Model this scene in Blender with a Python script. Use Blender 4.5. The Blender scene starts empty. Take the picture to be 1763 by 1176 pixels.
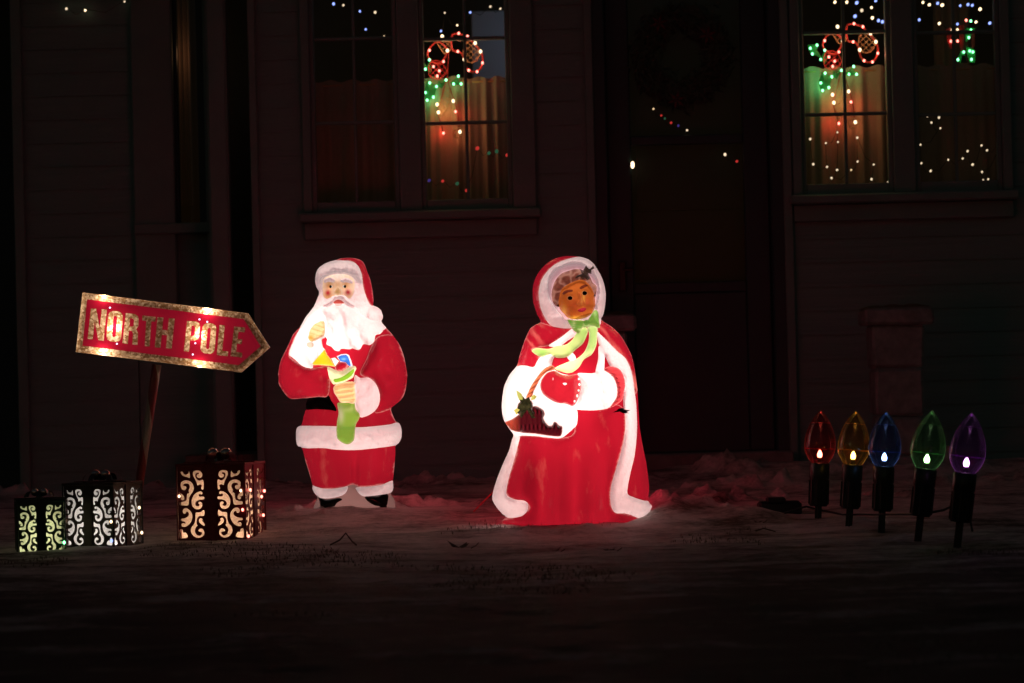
import bpy, math, random
import numpy as np
from mathutils import Vector, Matrix, noise as mnoise
from mathutils.geometry import delaunay_2d_cdt

random.seed(7); rng = np.random.default_rng(7)
sc = bpy.context.scene
col = sc.collection

# ------------------------------------------------------------------ camera
IW, IH, F = 1763.0, 1176.0, 5280.0
CAM_Z = 0.53
camd = bpy.data.cameras.new("camera"); cam = bpy.data.objects.new("camera", camd); col.objects.link(cam)
camd.sensor_width = 36.0; camd.lens = 36.0 * F / IW; camd.clip_start = 0.1; camd.clip_end = 2000
camd.dof.use_dof = True; camd.dof.focus_distance = 11.4; camd.dof.aperture_fstop = 4.5
PITCH = math.atan(62 / F); ROLL = math.radians(-1.4)
RM = (Matrix.Rotation(math.pi / 2 + PITCH, 3, 'X') @ Matrix.Rotation(ROLL, 3, 'Z'))
cam.matrix_world = Matrix.Translation((0, 0, CAM_Z)) @ RM.to_4x4()
sc.camera = cam

# ------------------------------------------------------------------ sky, faint added sun lamp, exposure
world = bpy.data.worlds.new("World"); sc.world = world; world.use_nodes = True
wn = world.node_tree.nodes; wl = world.node_tree.links
bg = wn["Background"]; sky = wn.new("ShaderNodeTexSky"); sky.sky_type = 'NISHITA'; sky.sun_disc = False
sky.sun_elevation = math.radians(-1.25); sky.sun_rotation = math.radians(200)
wl.new(sky.outputs[0], bg.inputs[0]); bg.inputs[1].default_value = 0.05
sund = bpy.data.lights.new("sun", 'SUN'); sund.energy = 0.0015; sund.angle = math.radians(20); sund.color = (1.0, 0.86, 0.72)
sun = bpy.data.objects.new("sun", sund); col.objects.link(sun); sun.rotation_euler = (math.radians(58), 0, math.radians(-20))
sc.view_settings.view_transform = 'Standard'; sc.view_settings.look = 'None'
sc.view_settings.exposure = 0.0; sc.view_settings.gamma = 1.0
sc.render.engine = 'CYCLES'
cy = sc.cycles
cy.use_denoising = True; cy.max_bounces = 8; cy.diffuse_bounces = 4; cy.transparent_max_bounces = 16
cy.sample_clamp_indirect = 4.0; cy.use_light_tree = True; cy.caustics_refractive = False; cy.caustics_reflective = False
cy.use_adaptive_sampling = False

# ------------------------------------------------------------------ helpers
def P(px, py, Y):
    d = RM @ Vector(((px - IW / 2) / F, -(py - IH / 2) / F, -1.0))
    t = Y / d.y
    return Vector((d.x * t, Y, CAM_Z + d.z * t))

def tag(o, label=None, cat=None, group=None, kind=None):
    for k, v in (("label", label), ("category", cat), ("group", group), ("kind", kind)):
        if v: o[k] = v
    return o

def empty(name, loc, rot=(0, 0, 0), parent=None):
    o = bpy.data.objects.new(name, None); col.objects.link(o); o.location = loc; o.rotation_euler = rot
    o.empty_display_size = 0.05
    if parent: o.parent = parent
    return o

def wloc(o):
    v = Vector((0, 0, 0))
    while o:
        v += o.location; o = o.parent
    return v

def mesh(name, verts, faces, mat=None, smooth=False):
    m = bpy.data.meshes.new(name)
    m.from_pydata([tuple(map(float, v)) for v in verts], [], [tuple(map(int, f)) for f in faces]); m.update()
    if mat: m.materials.append(mat)
    if smooth: m.polygons.foreach_set("use_smooth", [True] * len(m.polygons))
    return m

def obj(name, vf, mat, parent=None, smooth=False, local=False):
    """one mesh object; world coordinates unless local"""
    v, f = vf
    if parent and not local:
        o0 = wloc(parent); v = [(a[0] - o0.x, a[1] - o0.y, a[2] - o0.z) for a in v]
    o = bpy.data.objects.new(name, mesh(name, v, f, mat, smooth)); col.objects.link(o)
    if parent: o.parent = parent
    return o

def link(name, me, parent, loc=(0, 0, 0), scale=(1, 1, 1), rot=(0, 0, 0)):
    o = bpy.data.objects.new(name, me); col.objects.link(o); o.parent = parent
    o.location = loc; o.scale = scale; o.rotation_euler = rot
    return o

def join(*vfs):
    V, Fc = [], []
    for v, f in vfs:
        n = len(V); V += list(v); Fc += [tuple(i + n for i in q) for q in f]
    return V, Fc

def box(x0, x1, y0, y1, z0, z1):
    v = [(x0, y0, z0), (x1, y0, z0), (x1, y1, z0), (x0, y1, z0), (x0, y0, z1), (x1, y0, z1), (x1, y1, z1), (x0, y1, z1)]
    return v, [(0, 3, 2, 1), (4, 5, 6, 7), (0, 1, 5, 4), (1, 2, 6, 5), (2, 3, 7, 6), (3, 0, 4, 7)]

def bbox(x0, x1, y0, y1, z0, z1, b=0.006):
    """box with chamfered edges"""
    v = []; idx = {}
    fs = []
    X, Y, Z = (x0, x1), (y0, y1), (z0, z1)
    def add(p):
        v.append(p); return len(v) - 1
    c = {}
    for i in (0, 1):
        for j in (0, 1):
            for k in (0, 1):
                sx, sy, sz = (1 - 2 * i) * b, (1 - 2 * j) * b, (1 - 2 * k) * b
                c[i, j, k] = (add((X[i], Y[j] + sy, Z[k] + sz)), add((X[i] + sx, Y[j], Z[k] + sz)), add((X[i] + sx, Y[j] + sy, Z[k])))
    for i in (0, 1):
        q = [c[i, 0, 0][0], c[i, 1, 0][0], c[i, 1, 1][0], c[i, 0, 1][0]]; fs.append(q if i == 1 else q[::-1])
        q = [c[0, i, 0][1], c[1, i, 0][1], c[1, i, 1][1], c[0, i, 1][1]]; fs.append(q if i == 0 else q[::-1])
        q = [c[0, 0, i][2], c[1, 0, i][2], c[1, 1, i][2], c[0, 1, i][2]]; fs.append(q if i == 1 else q[::-1])
    for a in (0, 1):
        for b_ in (0, 1):
            fs.append((c[a, b_, 0][0], c[a, b_, 1][0], c[a, b_, 1][1], c[a, b_, 0][1]))
            fs.append((c[a, 0, b_][0], c[a, 1, b_][0], c[a, 1, b_][2], c[a, 0, b_][2]))
            fs.append((c[0, a, b_][1], c[1, a, b_][1], c[1, a, b_][2], c[0, a, b_][2]))
    for k in c.values(): fs.append(k)
    return v, [tuple(q) for q in fs]

def tube(pts, r, n=8, closed=False, r1=None):
    pts = [Vector(p) for p in pts]; N = len(pts); v = []; f = []
    up = Vector((0.13, 0.31, 0.94)).normalized()
    for i, p in enumerate(pts):
        a = pts[(i - 1) % N] if (closed or i > 0) else p
        b = pts[(i + 1) % N] if (closed or i < N - 1) else p
        t = (b - a).normalized(); s = t.cross(up)
        if s.length < 1e-4: s = t.cross(Vector((1, 0, 0)))
        s.normalize(); u = s.cross(t)
        rr = r if r1 is None else r + (r1 - r) * i / max(1, N - 1)
        for k in range(n):
            an = 2 * math.pi * k / n; v.append(tuple(p + s * (math.cos(an) * rr) + u * (math.sin(an) * rr)))
    M = N if closed else N - 1
    for i in range(M):
        for k in range(n):
            a = i * n + k; b = i * n + (k + 1) % n; c = ((i + 1) % N) * n + (k + 1) % n; d = ((i + 1) % N) * n + k
            f.append((a, b, c, d))
    if not closed:
        f.append(tuple(range(n))[::-1]); f.append(tuple(range((N - 1) * n, N * n)))
    return v, f

def lathe(prof, n=24, cap=True):
    v = []; f = []
    for (r, z) in prof:
        for k in range(n):
            a = 2 * math.pi * k / n; v.append((r * math.cos(a), r * math.sin(a), z))
    for i in range(len(prof) - 1):
        for k in range(n):
            f.append((i * n + k, i * n + (k + 1) % n, (i + 1) * n + (k + 1) % n, (i + 1) * n + k))
    if cap:
        f.append(tuple(range(n))[::-1]); f.append(tuple(range((len(prof) - 1) * n, len(prof) * n)))
    return v, f

def ellipsoid(c, rx, ry, rz, n=10, m=7):
    v = [(c[0], c[1], c[2] - rz)]; f = []
    for i in range(1, m):
        a = math.pi * i / m
        for k in range(n):
            b = 2 * math.pi * k / n
            v.append((c[0] + rx * math.sin(a) * math.cos(b), c[1] + ry * math.sin(a) * math.sin(b), c[2] - rz * math.cos(a)))
    v.append((c[0], c[1], c[2] + rz)); L = len(v) - 1
    for k in range(n):
        f.append((0, 1 + (k + 1) % n, 1 + k)); f.append((L, L - n + k, L - n + (k + 1) % n))
        for i in range(m - 2):
            f.append((1 + i * n + k, 1 + i * n + (k + 1) % n, 1 + (i + 1) * n + (k + 1) % n, 1 + (i + 1) * n + k))
    return v, f

def xform(vf, M):
    return [tuple(M @ Vector(p)) for p in vf[0]], vf[1]

# ------------------------------------------------------------------ materials
def newmat(name):
    m = bpy.data.materials.new(name); m.use_nodes = True
    nt = m.node_tree; nt.nodes.clear(); out = nt.nodes.new("ShaderNodeOutputMaterial")
    return m, nt, out

def N(nt, t, **kw):
    n = nt.nodes.new(t)
    for k, v in kw.items():
        if k in n.inputs: n.inputs[k].default_value = v
        else: setattr(n, k, v)
    return n

def pbr(name, c, rough=0.6, metal=0.0, c2=None, scale=8.0, bump=0.0, bscale=60.0, spec=0.5, stretch=(1, 1, 1)):
    m, nt, out = newmat(name)
    b = N(nt, "ShaderNodeBsdfPrincipled", Roughness=rough, Metallic=metal); b.inputs["Specular IOR Level"].default_value = spec
    nt.links.new(b.outputs[0], out.inputs[0])
    tc = N(nt, "ShaderNodeTexCoord"); mp = N(nt, "ShaderNodeMapping"); mp.inputs[3].default_value = stretch
    nt.links.new(tc.outputs["Object"], mp.inputs[0])
    if c2:
        nz = N(nt, "ShaderNodeTexNoise", Scale=scale, Detail=6.0, Roughness=0.65); nt.links.new(mp.outputs[0], nz.inputs[0])
        rp = N(nt, "ShaderNodeValToRGB"); rp.color_ramp.elements[0].position = 0.35; rp.color_ramp.elements[1].position = 0.68
        rp.color_ramp.elements[0].color = (*c, 1); rp.color_ramp.elements[1].color = (*c2, 1)
        nt.links.new(nz.outputs[0], rp.inputs[0]); nt.links.new(rp.outputs[0], b.inputs["Base Color"])
    else: b.inputs["Base Color"].default_value = (*c, 1)
    if bump > 0:
        nb = N(nt, "ShaderNodeTexNoise", Scale=bscale, Detail=5.0); nt.links.new(mp.outputs[0], nb.inputs[0])
        bp = N(nt, "ShaderNodeBump", Strength=bump, Distance=0.01); nt.links.new(nb.outputs[0], bp.inputs["Height"])
        nt.links.new(bp.outputs[0], b.inputs["Normal"])
    return m

def emit(name, c, s):
    m, nt, out = newmat(name); e = N(nt, "ShaderNodeEmission", Strength=s); e.inputs[0].default_value = (*c, 1)
    nt.links.new(e.outputs[0], out.inputs[0]); return m

def lit_plastic(name, e, wear=0.0, tr=0.65, bump=0.0):
    """thin painted plastic shell: paint colour attribute, lamp light passes through, plus an even added glow"""
    m, nt, out = newmat(name); L = nt.links.new
    at = N(nt, "ShaderNodeAttribute", attribute_name="paint")
    c = at.outputs["Color"]
    tc = N(nt, "ShaderNodeTexCoord")
    if wear > 0:
        mp = N(nt, "ShaderNodeMapping"); mp.inputs[3].default_value = (1, 1, 0.45); L(tc.outputs["Object"], mp.inputs[0])
        nz = N(nt, "ShaderNodeTexNoise", Scale=13.0, Detail=5.0, Roughness=0.6); L(mp.outputs[0], nz.inputs[0])
        rp = N(nt, "ShaderNodeMapRange"); rp.inputs[1].default_value = 0.60; rp.inputs[2].default_value = 0.78; rp.inputs[4].default_value = wear
        L(nz.outputs[0], rp.inputs[0])
        mx = N(nt, "ShaderNodeMixRGB"); L(rp.outputs[0], mx.inputs[0]); L(c, mx.inputs[1]); mx.inputs[2].default_value = (0.55, 0.14, 0.10, 1)
        nz2 = N(nt, "ShaderNodeTexNoise", Scale=3.2, Detail=3.0); L(tc.outputs["Object"], nz2.inputs[0])
        r2 = N(nt, "ShaderNodeMapRange"); r2.inputs[1].default_value = 0.3; r2.inputs[2].default_value = 0.7
        r2.inputs[3].default_value = 0.90; r2.inputs[4].default_value = 1.10; L(nz2.outputs[0], r2.inputs[0])
        mu = N(nt, "ShaderNodeVectorMath", operation='SCALE'); L(mx.outputs[0], mu.inputs[0]); L(r2.outputs[0], mu.inputs[3])
        c = mu.outputs[0]
    tl = N(nt, "ShaderNodeBsdfTranslucent"); df = N(nt, "ShaderNodeBsdfDiffuse"); L(c, tl.inputs[0]); L(c, df.inputs[0])
    if bump > 0:
        nb = N(nt, "ShaderNodeTexNoise", Scale=42.0, Detail=4.0); L(tc.outputs["Object"], nb.inputs[0])
        bp = N(nt, "ShaderNodeBump", Strength=bump, Distance=0.01); L(nb.outputs[0], bp.inputs["Height"])
        L(bp.outputs[0], tl.inputs["Normal"]); L(bp.outputs[0], df.inputs["Normal"])
    mx1 = N(nt, "ShaderNodeMixShader"); mx1.inputs[0].default_value = 1 - tr; L(tl.outputs[0], mx1.inputs[1]); L(df.outputs[0], mx1.inputs[2])
    gl = N(nt, "ShaderNodeBsdfGlossy", Roughness=0.22); fr = N(nt, "ShaderNodeFresnel", IOR=1.4)
    mx2 = N(nt, "ShaderNodeMixShader"); L(fr.outputs[0], mx2.inputs[0]); L(mx1.outputs[0], mx2.inputs[1]); L(gl.outputs[0], mx2.inputs[2])
    em = N(nt, "ShaderNodeEmission", Strength=e); L(c, em.inputs[0])  # even glow added in place of lamp light scattered inside the shell
    ad = N(nt, "ShaderNodeAddShader"); L(mx2.outputs[0], ad.inputs[0]); L(em.outputs[0], ad.inputs[1]); L(ad.outputs[0], out.inputs[0])
    return m

def clear_plastic(name, c, haze=0.014, rim=0.8):
    """tinted clear plastic: see-through, glossy, thicker to the eye at the rim"""
    m, nt, out = newmat(name); L = nt.links.new
    tp = N(nt, "ShaderNodeBsdfTransparent"); tp.inputs[0].default_value = (*[x ** 0.35 for x in c], 1)
    gl = N(nt, "ShaderNodeBsdfGlossy", Roughness=0.08); fr = N(nt, "ShaderNodeFresnel", IOR=1.49)
    a = N(nt, "ShaderNodeMixShader"); L(fr.outputs[0], a.inputs[0]); L(tp.outputs[0], a.inputs[1]); L(gl.outputs[0], a.inputs[2])
    tl = N(nt, "ShaderNodeBsdfTranslucent"); tl.inputs[0].default_value = (*[x ** 0.6 for x in c], 1)
    lw = N(nt, "ShaderNodeLayerWeight", Blend=0.5)
    pw = N(nt, "ShaderNodeMath", operation='POWER'); pw.inputs[1].default_value = 7.0; L(lw.outputs["Facing"], pw.inputs[0])
    ma = N(nt, "ShaderNodeMath", operation='MULTIPLY_ADD'); ma.inputs[1].default_value = rim; ma.inputs[2].default_value = haze; L(pw.outputs[0], ma.inputs[0])
    b = N(nt, "ShaderNodeMixShader"); L(ma.outputs[0], b.inputs[0]); L(a.outputs[0], b.inputs[1]); L(tl.outputs[0], b.inputs[2])
    L(b.outputs[0], out.inputs[0]); return m

def pane_glass():
    m, nt, out = newmat("window_glass"); L = nt.links.new
    tp = N(nt, "ShaderNodeBsdfTransparent"); tp.inputs[0].default_value = (0.9, 0.92, 0.9, 1)
    gl = N(nt, "ShaderNodeBsdfGlossy", Roughness=0.02); fr = N(nt, "ShaderNodeFresnel", IOR=1.5)
    a = N(nt, "ShaderNodeMixShader"); L(fr.outputs[0], a.inputs[0]); L(tp.outputs[0], a.inputs[1]); L(gl.outputs[0], a.inputs[2])
    L(a.outputs[0], out.inputs[0]); return m

def snow_mat():
    m, nt, out = newmat("snow"); L = nt.links.new
    b = N(nt, "ShaderNodeBsdfPrincipled", Roughness=0.65); b.inputs["Specular IOR Level"].default_value = 0.25
    tc = N(nt, "ShaderNodeTexCoord")
    mp = N(nt, "ShaderNodeMapping"); mp.inputs[3].default_value = (0.8, 1.5, 1); L(tc.outputs["Object"], mp.inputs[0])
    nz = N(nt, "ShaderNodeTexNoise", Scale=2.6, Detail=11.0, Roughness=0.74); L(mp.outputs[0], nz.inputs[0])
    # snow colour gives way to brown more towards the camera
    sx = N(nt, "ShaderNodeSeparateXYZ"); L(tc.outputs["Object"], sx.inputs[0])
    mr = N(nt, "ShaderNodeMapRange"); mr.inputs[1].default_value = 7.2; mr.inputs[2].default_value = 11.4; mr.inputs[3].default_value = -0.10; mr.inputs[4].default_value = 0.10; L(sx.outputs[1], mr.inputs[0])
    nf = N(nt, "ShaderNodeTexNoise", Scale=34.0, Detail=6.0, Roughness=0.75); L(mp.outputs[0], nf.inputs[0])
    fm = N(nt, "ShaderNodeMath", operation='MULTIPLY_ADD'); fm.inputs[1].default_value = 0.34; fm.inputs[2].default_value = -0.17; L(nf.outputs[0], fm.inputs[0])
    a1 = N(nt, "ShaderNodeMath", operation='ADD'); L(fm.outputs[0], a1.inputs[0]); L(mr.outputs[0], a1.inputs[1])
    ad = N(nt, "ShaderNodeMath", operation='ADD'); L(nz.outputs[0], ad.inputs[0]); L(a1.outputs[0], ad.inputs[1])
    rp = N(nt, "ShaderNodeValToRGB"); e = rp.color_ramp.elements
    e[0].position = 0.44; e[0].color = (0.085, 0.062, 0.042, 1); e[1].position = 0.66; e[1].color = (0.78, 0.70, 0.66, 1)
    L(ad.outputs[0], rp.inputs[0]); L(rp.outputs[0], b.inputs["Base Color"])
    n2 = N(nt, "ShaderNodeTexNoise", Scale=38.0, Detail=9.0, Roughness=0.78); L(tc.outputs["Object"], n2.inputs[0])
    bp = N(nt, "ShaderNodeBump", Strength=0.9, Distance=0.016); L(n2.outputs[0], bp.inputs["Height"]); L(bp.outputs[0], b.inputs["Normal"])
    L(b.outputs[0], out.inputs[0]); return m

def stripe_mat():
    m, nt, out = newmat("candy_stripe"); L = nt.links.new
    b = N(nt, "ShaderNodeBsdfPrincipled", Roughness=0.3); L(b.outputs[0], out.inputs[0])
    tc = N(nt, "ShaderNodeTexCoord"); sp = N(nt, "ShaderNodeSeparateXYZ"); L(tc.outputs["Object"], sp.inputs[0])
    at = N(nt, "ShaderNodeMath", operation='ARCTAN2'); L(sp.outputs[1], at.inputs[0]); L(sp.outputs[0], at.inputs[1])
    ml = N(nt, "ShaderNodeMath", operation='MULTIPLY_ADD'); ml.inputs[1].default_value = 1 / (2 * math.pi); L(at.outputs[0], ml.inputs[0])
    mz = N(nt, "ShaderNodeMath", operation='MULTIPLY'); mz.inputs[1].default_value = 3.2; L(sp.outputs[2], mz.inputs[0]); L(mz.outputs[0], ml.inputs[2])
    fr = N(nt, "ShaderNodeMath", operation='FRACT'); L(ml.outputs[0], fr.inputs[0])
    gt = N(nt, "ShaderNodeMath", operation='GREATER_THAN'); gt.inputs[1].default_value = 0.5; L(fr.outputs[0], gt.inputs[0])
    mx = N(nt, "ShaderNodeMixRGB"); L(gt.outputs[0], mx.inputs[0]); mx.inputs[1].default_value = (0.42, 0.36, 0.28, 1); mx.inputs[2].default_value = (0.20, 0.03, 0.025, 1)
    L(mx.outputs[0], b.inputs["Base Color"]); return m

def glitter_mat(name, c, c2, e, tr=0.75, scale=130.0):
    """faceted holographic plastic of the sign and of the box liners"""
    m, nt, out = newmat(name); L = nt.links.new
    tc = N(nt, "ShaderNodeTexCoord"); vo = N(nt, "ShaderNodeTexVoronoi", Scale=scale); L(tc.outputs["Object"], vo.inputs[0])
    sp = N(nt, "ShaderNodeSeparateColor"); L(vo.outputs["Color"], sp.inputs[0])
    pw = N(nt, "ShaderNodeMath", operation='POWER'); pw.inputs[1].default_value = 2.0; L(sp.outputs[0], pw.inputs[0])
    mx = N(nt, "ShaderNodeMixRGB"); L(pw.outputs[0], mx.inputs[0]); mx.inputs[1].default_value = (*c, 1); mx.inputs[2].default_value = (*c2, 1)
    tl = N(nt, "ShaderNodeBsdfTranslucent"); L(mx.outputs[0], tl.inputs[0])
    gl = N(nt, "ShaderNodeBsdfGlossy", Roughness=0.25); L(mx.outputs[0], gl.inputs[0])
    bp = N(nt, "ShaderNodeBump", Strength=0.8, Distance=0.004); L(sp.outputs[1], bp.inputs["Height"]); L(bp.outputs[0], gl.inputs["Normal"])
    a = N(nt, "ShaderNodeMixShader"); a.inputs[0].default_value = 1 - tr; L(tl.outputs[0], a.inputs[1]); L(gl.outputs[0], a.inputs[2])
    em = N(nt, "ShaderNodeEmission", Strength=e); L(mx.outputs[0], em.inputs[0])
    ad = N(nt, "ShaderNodeAddShader"); L(a.outputs[0], ad.inputs[0]); L(em.outputs[0], ad.inputs[1]); L(ad.outputs[0], out.inputs[0])
    return m

def curtain_mat():
    m, nt, out = newmat("curtain_cloth"); L = nt.links.new
    tc = N(nt, "ShaderNodeTexCoord"); nz = N(nt, "ShaderNodeTexNoise", Scale=120.0, Detail=2.0); L(tc.outputs["Object"], nz.inputs[0])
    rp = N(nt, "ShaderNodeValToRGB"); rp.color_ramp.elements[0].color = (0.38, 0.28, 0.23, 1); rp.color_ramp.elements[1].color = (0.50, 0.38, 0.32, 1)
    L(nz.outputs[0], rp.inputs[0])
    d = N(nt, "ShaderNodeBsdfDiffuse"); t = N(nt, "ShaderNodeBsdfTranslucent"); L(rp.outputs[0], d.inputs[0]); L(rp.outputs[0], t.inputs[0])
    a = N(nt, "ShaderNodeMixShader"); a.inputs[0].default_value = 0.25; L(d.outputs[0], a.inputs[1]); L(t.outputs[0], a.inputs[2]); L(a.outputs[0], out.inputs[0])
    return m

M = {}
M['snow'] = snow_mat()
M['siding'] = pbr("siding_paint", (0.15, 0.26, 0.24), 0.7, c2=(0.20, 0.33, 0.30), scale=3.0, bump=0.25, bscale=40, stretch=(0.2, 1, 3))
M['trim'] = pbr("trim_paint", (0.15, 0.25, 0.23), 0.65, c2=(0.18, 0.29, 0.26), scale=6, bump=0.15)
M['wall'] = pbr("sheathing", (0.06, 0.08, 0.085), 0.8)
M['dark'] = pbr("dark_door_paint", (0.025, 0.05, 0.06), 0.5, c2=(0.03, 0.06, 0.07))
M['room'] = pbr("room_paint", (0.14, 0.12, 0.10), 0.8, c2=(0.18, 0.16, 0.14), scale=2)
M['roomdoor'] = pbr("interior_white", (0.62, 0.66, 0.72), 0.5)
M['stone'] = pbr("stone", (0.15, 0.20, 0.19), 0.85, c2=(0.28, 0.36, 0.34), scale=14, bump=0.6, bscale=30)
M['concrete'] = pbr("concrete", (0.22, 0.2, 0.19), 0.9, c2=(0.34, 0.32, 0.3), scale=10, bump=0.4)
M['glass'] = pane_glass()
M['curtain'] = curtain_mat()
M['plastic'] = lit_plastic("lit_plastic", 0.40)
M['plastic_fur'] = lit_plastic("lit_plastic_fur", 0.27, bump=0.7)
M['plastic_red'] = lit_plastic("lit_plastic_red_paint", 0.62, wear=0.30)
M['opaque'] = lit_plastic("opaque_paint", 0.0, tr=0.0)
M['stripe'] = stripe_mat()
M['gold'] = glitter_mat("gold_glitter", (0.30, 0.15, 0.06), (0.98, 0.74, 0.50), 0.02)
M['signred'] = lit_plastic("sign_red", 0.8, tr=0.8)
M['signback'] = pbr("sign_back", (0.55, 0.5, 0.48), 0.5)
M['metal'] = pbr("black_sheet_metal", (0.022, 0.014, 0.014), 0.38, metal=0.3, c2=(0.05, 0.03, 0.03), scale=30)
M['metal_red'] = pbr("red_glitter_metal", (0.11, 0.008, 0.012), 0.35, metal=0.4, c2=(0.2, 0.02, 0.025), scale=90)
M['metal_green'] = pbr("green_glitter_metal", (0.015, 0.035, 0.02), 0.35, metal=0.4, c2=(0.03, 0.06, 0.035), scale=90)
M['ball'] = pbr("mirror_ball", (0.7, 0.6, 0.5), 0.08, metal=1.0)
M['green_plastic'] = pbr("dark_green_plastic", (0.008, 0.014, 0.010), 0.4, c2=(0.012, 0.018, 0.014))
M['black'] = pbr("black_rubber", (0.01, 0.01, 0.01), 0.5)
M['leaf'] = pbr("dead_leaf", (0.06, 0.035, 0.02), 0.8, c2=(0.10, 0.06, 0.03), scale=30)
M['grass'] = pbr("dry_grass", (0.10, 0.085, 0.04), 0.9, c2=(0.14, 0.11, 0.06), scale=5)
M['pine'] = pbr("pine_needles", (0.02, 0.05, 0.03), 0.7, c2=(0.08, 0.13, 0.08), scale=25)
M['flower'] = pbr("red_cloth_flower", (0.14, 0.03, 0.03), 0.7)
M['wire'] = pbr("dark_wire", (0.012, 0.02, 0.012), 0.5)
M['rope'] = pbr("red_rope", (0.5, 0.05, 0.04), 0.4)
M['lattice'] = pbr("gold_lattice", (0.55, 0.32, 0.14), 0.5)
M['lattice_red'] = pbr("red_lattice", (0.6, 0.05, 0.05), 0.5)
M['leaf_green'] = pbr("green_foil_leaf", (0.05, 0.35, 0.10), 0.4)
M['foil_red'] = pbr("red_foil", (0.5, 0.04, 0.04), 0.4)
BULB = {'w': emit("bulb_warm", (1.0, 0.72, 0.42), 3), 'r': emit("bulb_red", (1.0, 0.20, 0.15), 6), 'g': emit("bulb_green", (0.22, 1.0, 0.42), 5),
        'b': emit("bulb_blue", (0.28, 0.38, 1.0), 2.2), 'y': emit("bulb_small_warm", (1.0, 0.76, 0.50), 1.25),
        'dr': emit("reflected_bulb_red", (1.0, 0.06, 0.05), 0.55), 'dg': emit("reflected_bulb_green", (0.12, 0.5, 0.25), 0.16), 'db': emit("bulb_dim_blue", (0.2, 0.12, 0.8), 0.22),
        'dw': emit("reflected_bulb_warm", (1.0, 0.68, 0.36), 1.1)}
BV = ellipsoid((0, 0, 0), 0.0066, 0.0066, 0.008, 10, 6)
BMESH = {k: mesh("bulb", *BV, BULB[k], True) for k in BULB}

def lamp(name, loc, power, color, radius, parent=None):
    d = bpy.data.lights.new(name, 'POINT'); d.energy = power; d.color = color; d.shadow_soft_size = radius
    o = bpy.data.objects.new(name, d); col.objects.link(o)
    if parent:
        o.parent = parent; o.location = Vector(loc) - wloc(parent)
    else: o.location = loc
    return o

# ------------------------------------------------------------------ ground
def vnoise(x, y, seed=0):
    xi = np.floor(x).astype(int); yi = np.floor(y).astype(int); xf = x - xi; yf = y - yi
    def h(a, b):
        n = (a * 374761393 + b * 668265263 + seed * 974634777) & 0x7fffffff
        n = ((n ^ (n >> 13)) * 1274126177) & 0x7fffffff
        return ((n ^ (n >> 16)) & 0xffff) / 65535.0
    u = xf * xf * (3 - 2 * xf); w = yf * yf * (3 - 2 * yf)
    return (h(xi, yi) * (1 - u) + h(xi + 1, yi) * u) * (1 - w) + (h(xi, yi + 1) * (1 - u) + h(xi + 1, yi + 1) * u) * w
def fbm(x, y, o=4, s=0):
    r = 0; a = 0.5
    for i in range(o):
        r = r + a * (vnoise(x, y, s + i) - 0.5); x = x * 2.03 + 3.1; y = y * 2.03 + 7.7; a *= 0.5
    return r
def sstep(a, b, t):
    t = np.clip((t - a) / (b - a), 0, 1); return t * t * (3 - 2 * t)
def gauss(t): return np.exp(-t * t)
XS = P(612, 870, 12.0).x; XM = P(990, 900, 11.3).x
def ground(x, y):
    x = np.asarray(x, float); y = np.asarray(y, float)
    near = sstep(4.0, 6.0, y) * (1 - sstep(16, 30, y))
    z = -0.045 + 0.072 * sstep(10.9, 12.1, y) + 0.012 * sstep(12.5, 14, y)
    z = z + 0.016 * fbm(x * 3.5, y * 6, 3, 61) * sstep(5, 7, y) + 0.030 * fbm(x * 1.1, y * 1.7, 5, 1) + 0.013 * fbm(x * 9, y * 9, 4, 5)
    # low drift in front of the two figures and the boxes
    crest = 11.02 + 0.16 * np.sin(x * 1.3 + 0.6) + 0.1 * fbm(x * 2, y * 0, 2, 9)
    z = z + 0.020 * gauss((y - crest) / 0.22) * gauss((x - 0.1) / 1.5) + 0.008 * gauss((y - 10.75) / .2) * gauss((x + 1.5) / .6)
    z = z + 0.034 * gauss((y - 11.08) / 0.09) * gauss((x - XM + .10) / 0.24) * np.clip(.35 + 2.6 * fbm(x * 9, y * 5, 3, 71), 0, 1.2)
    # mound packed over the man's feet
    z = z + 0.016 * gauss((x - XS) / 0.30) * gauss((y - 11.86) / 0.14)
    # crumbs and clods of snow round the figures
    cl = 1.5 * np.maximum(0, fbm(x * 15, y * 12, 2, 21) - .02) ** .8 * (1 + 1.2 * fbm(x * 60, y * 60, 2, 23)) * sstep(-.05, .15, fbm(x * 4, y * 4, 2, 31)) * .25
    ring = gauss((y - 12.05) / 0.38) * (sstep(XS - .55, XS - .1, x)) * (1 - sstep(XM + 1.2, XM + 1.6, x))
    z = z + .42 * cl * ring
    xr = P(1180, 890, 11.25).x
    z = z + (0.060 + 0.7 * cl) * gauss((x - xr) / 0.20) * gauss((y - 11.45) / 0.2)
    xl = P(1300, 890, 11.3).x
    z = z + (0.035 + 0.3 * cl) * gauss((x - xl) / 0.10) * gauss((y - 11.3) / 0.10)
    # bank of cleared snow under the house wall
    bk = gauss((y - 13.72) / 0.26) * (0.035 + 0.045 * sstep(0.1, 0.9, x) + 0.10 * fbm(x * 2.3, y * 2, 3, 41) + .55 * cl)
    bk2 = gauss((y - 12.9) / 0.16) * sstep(0.4, 0.9, x) * (0.03 + .45 * cl)
    z = z + np.maximum(bk, 0) + np.maximum(bk2, 0)
    return z * near - 0.04 * (1 - near)
def gz(x, y): return float(ground(np.array([x]), np.array([y]))[0])

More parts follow.
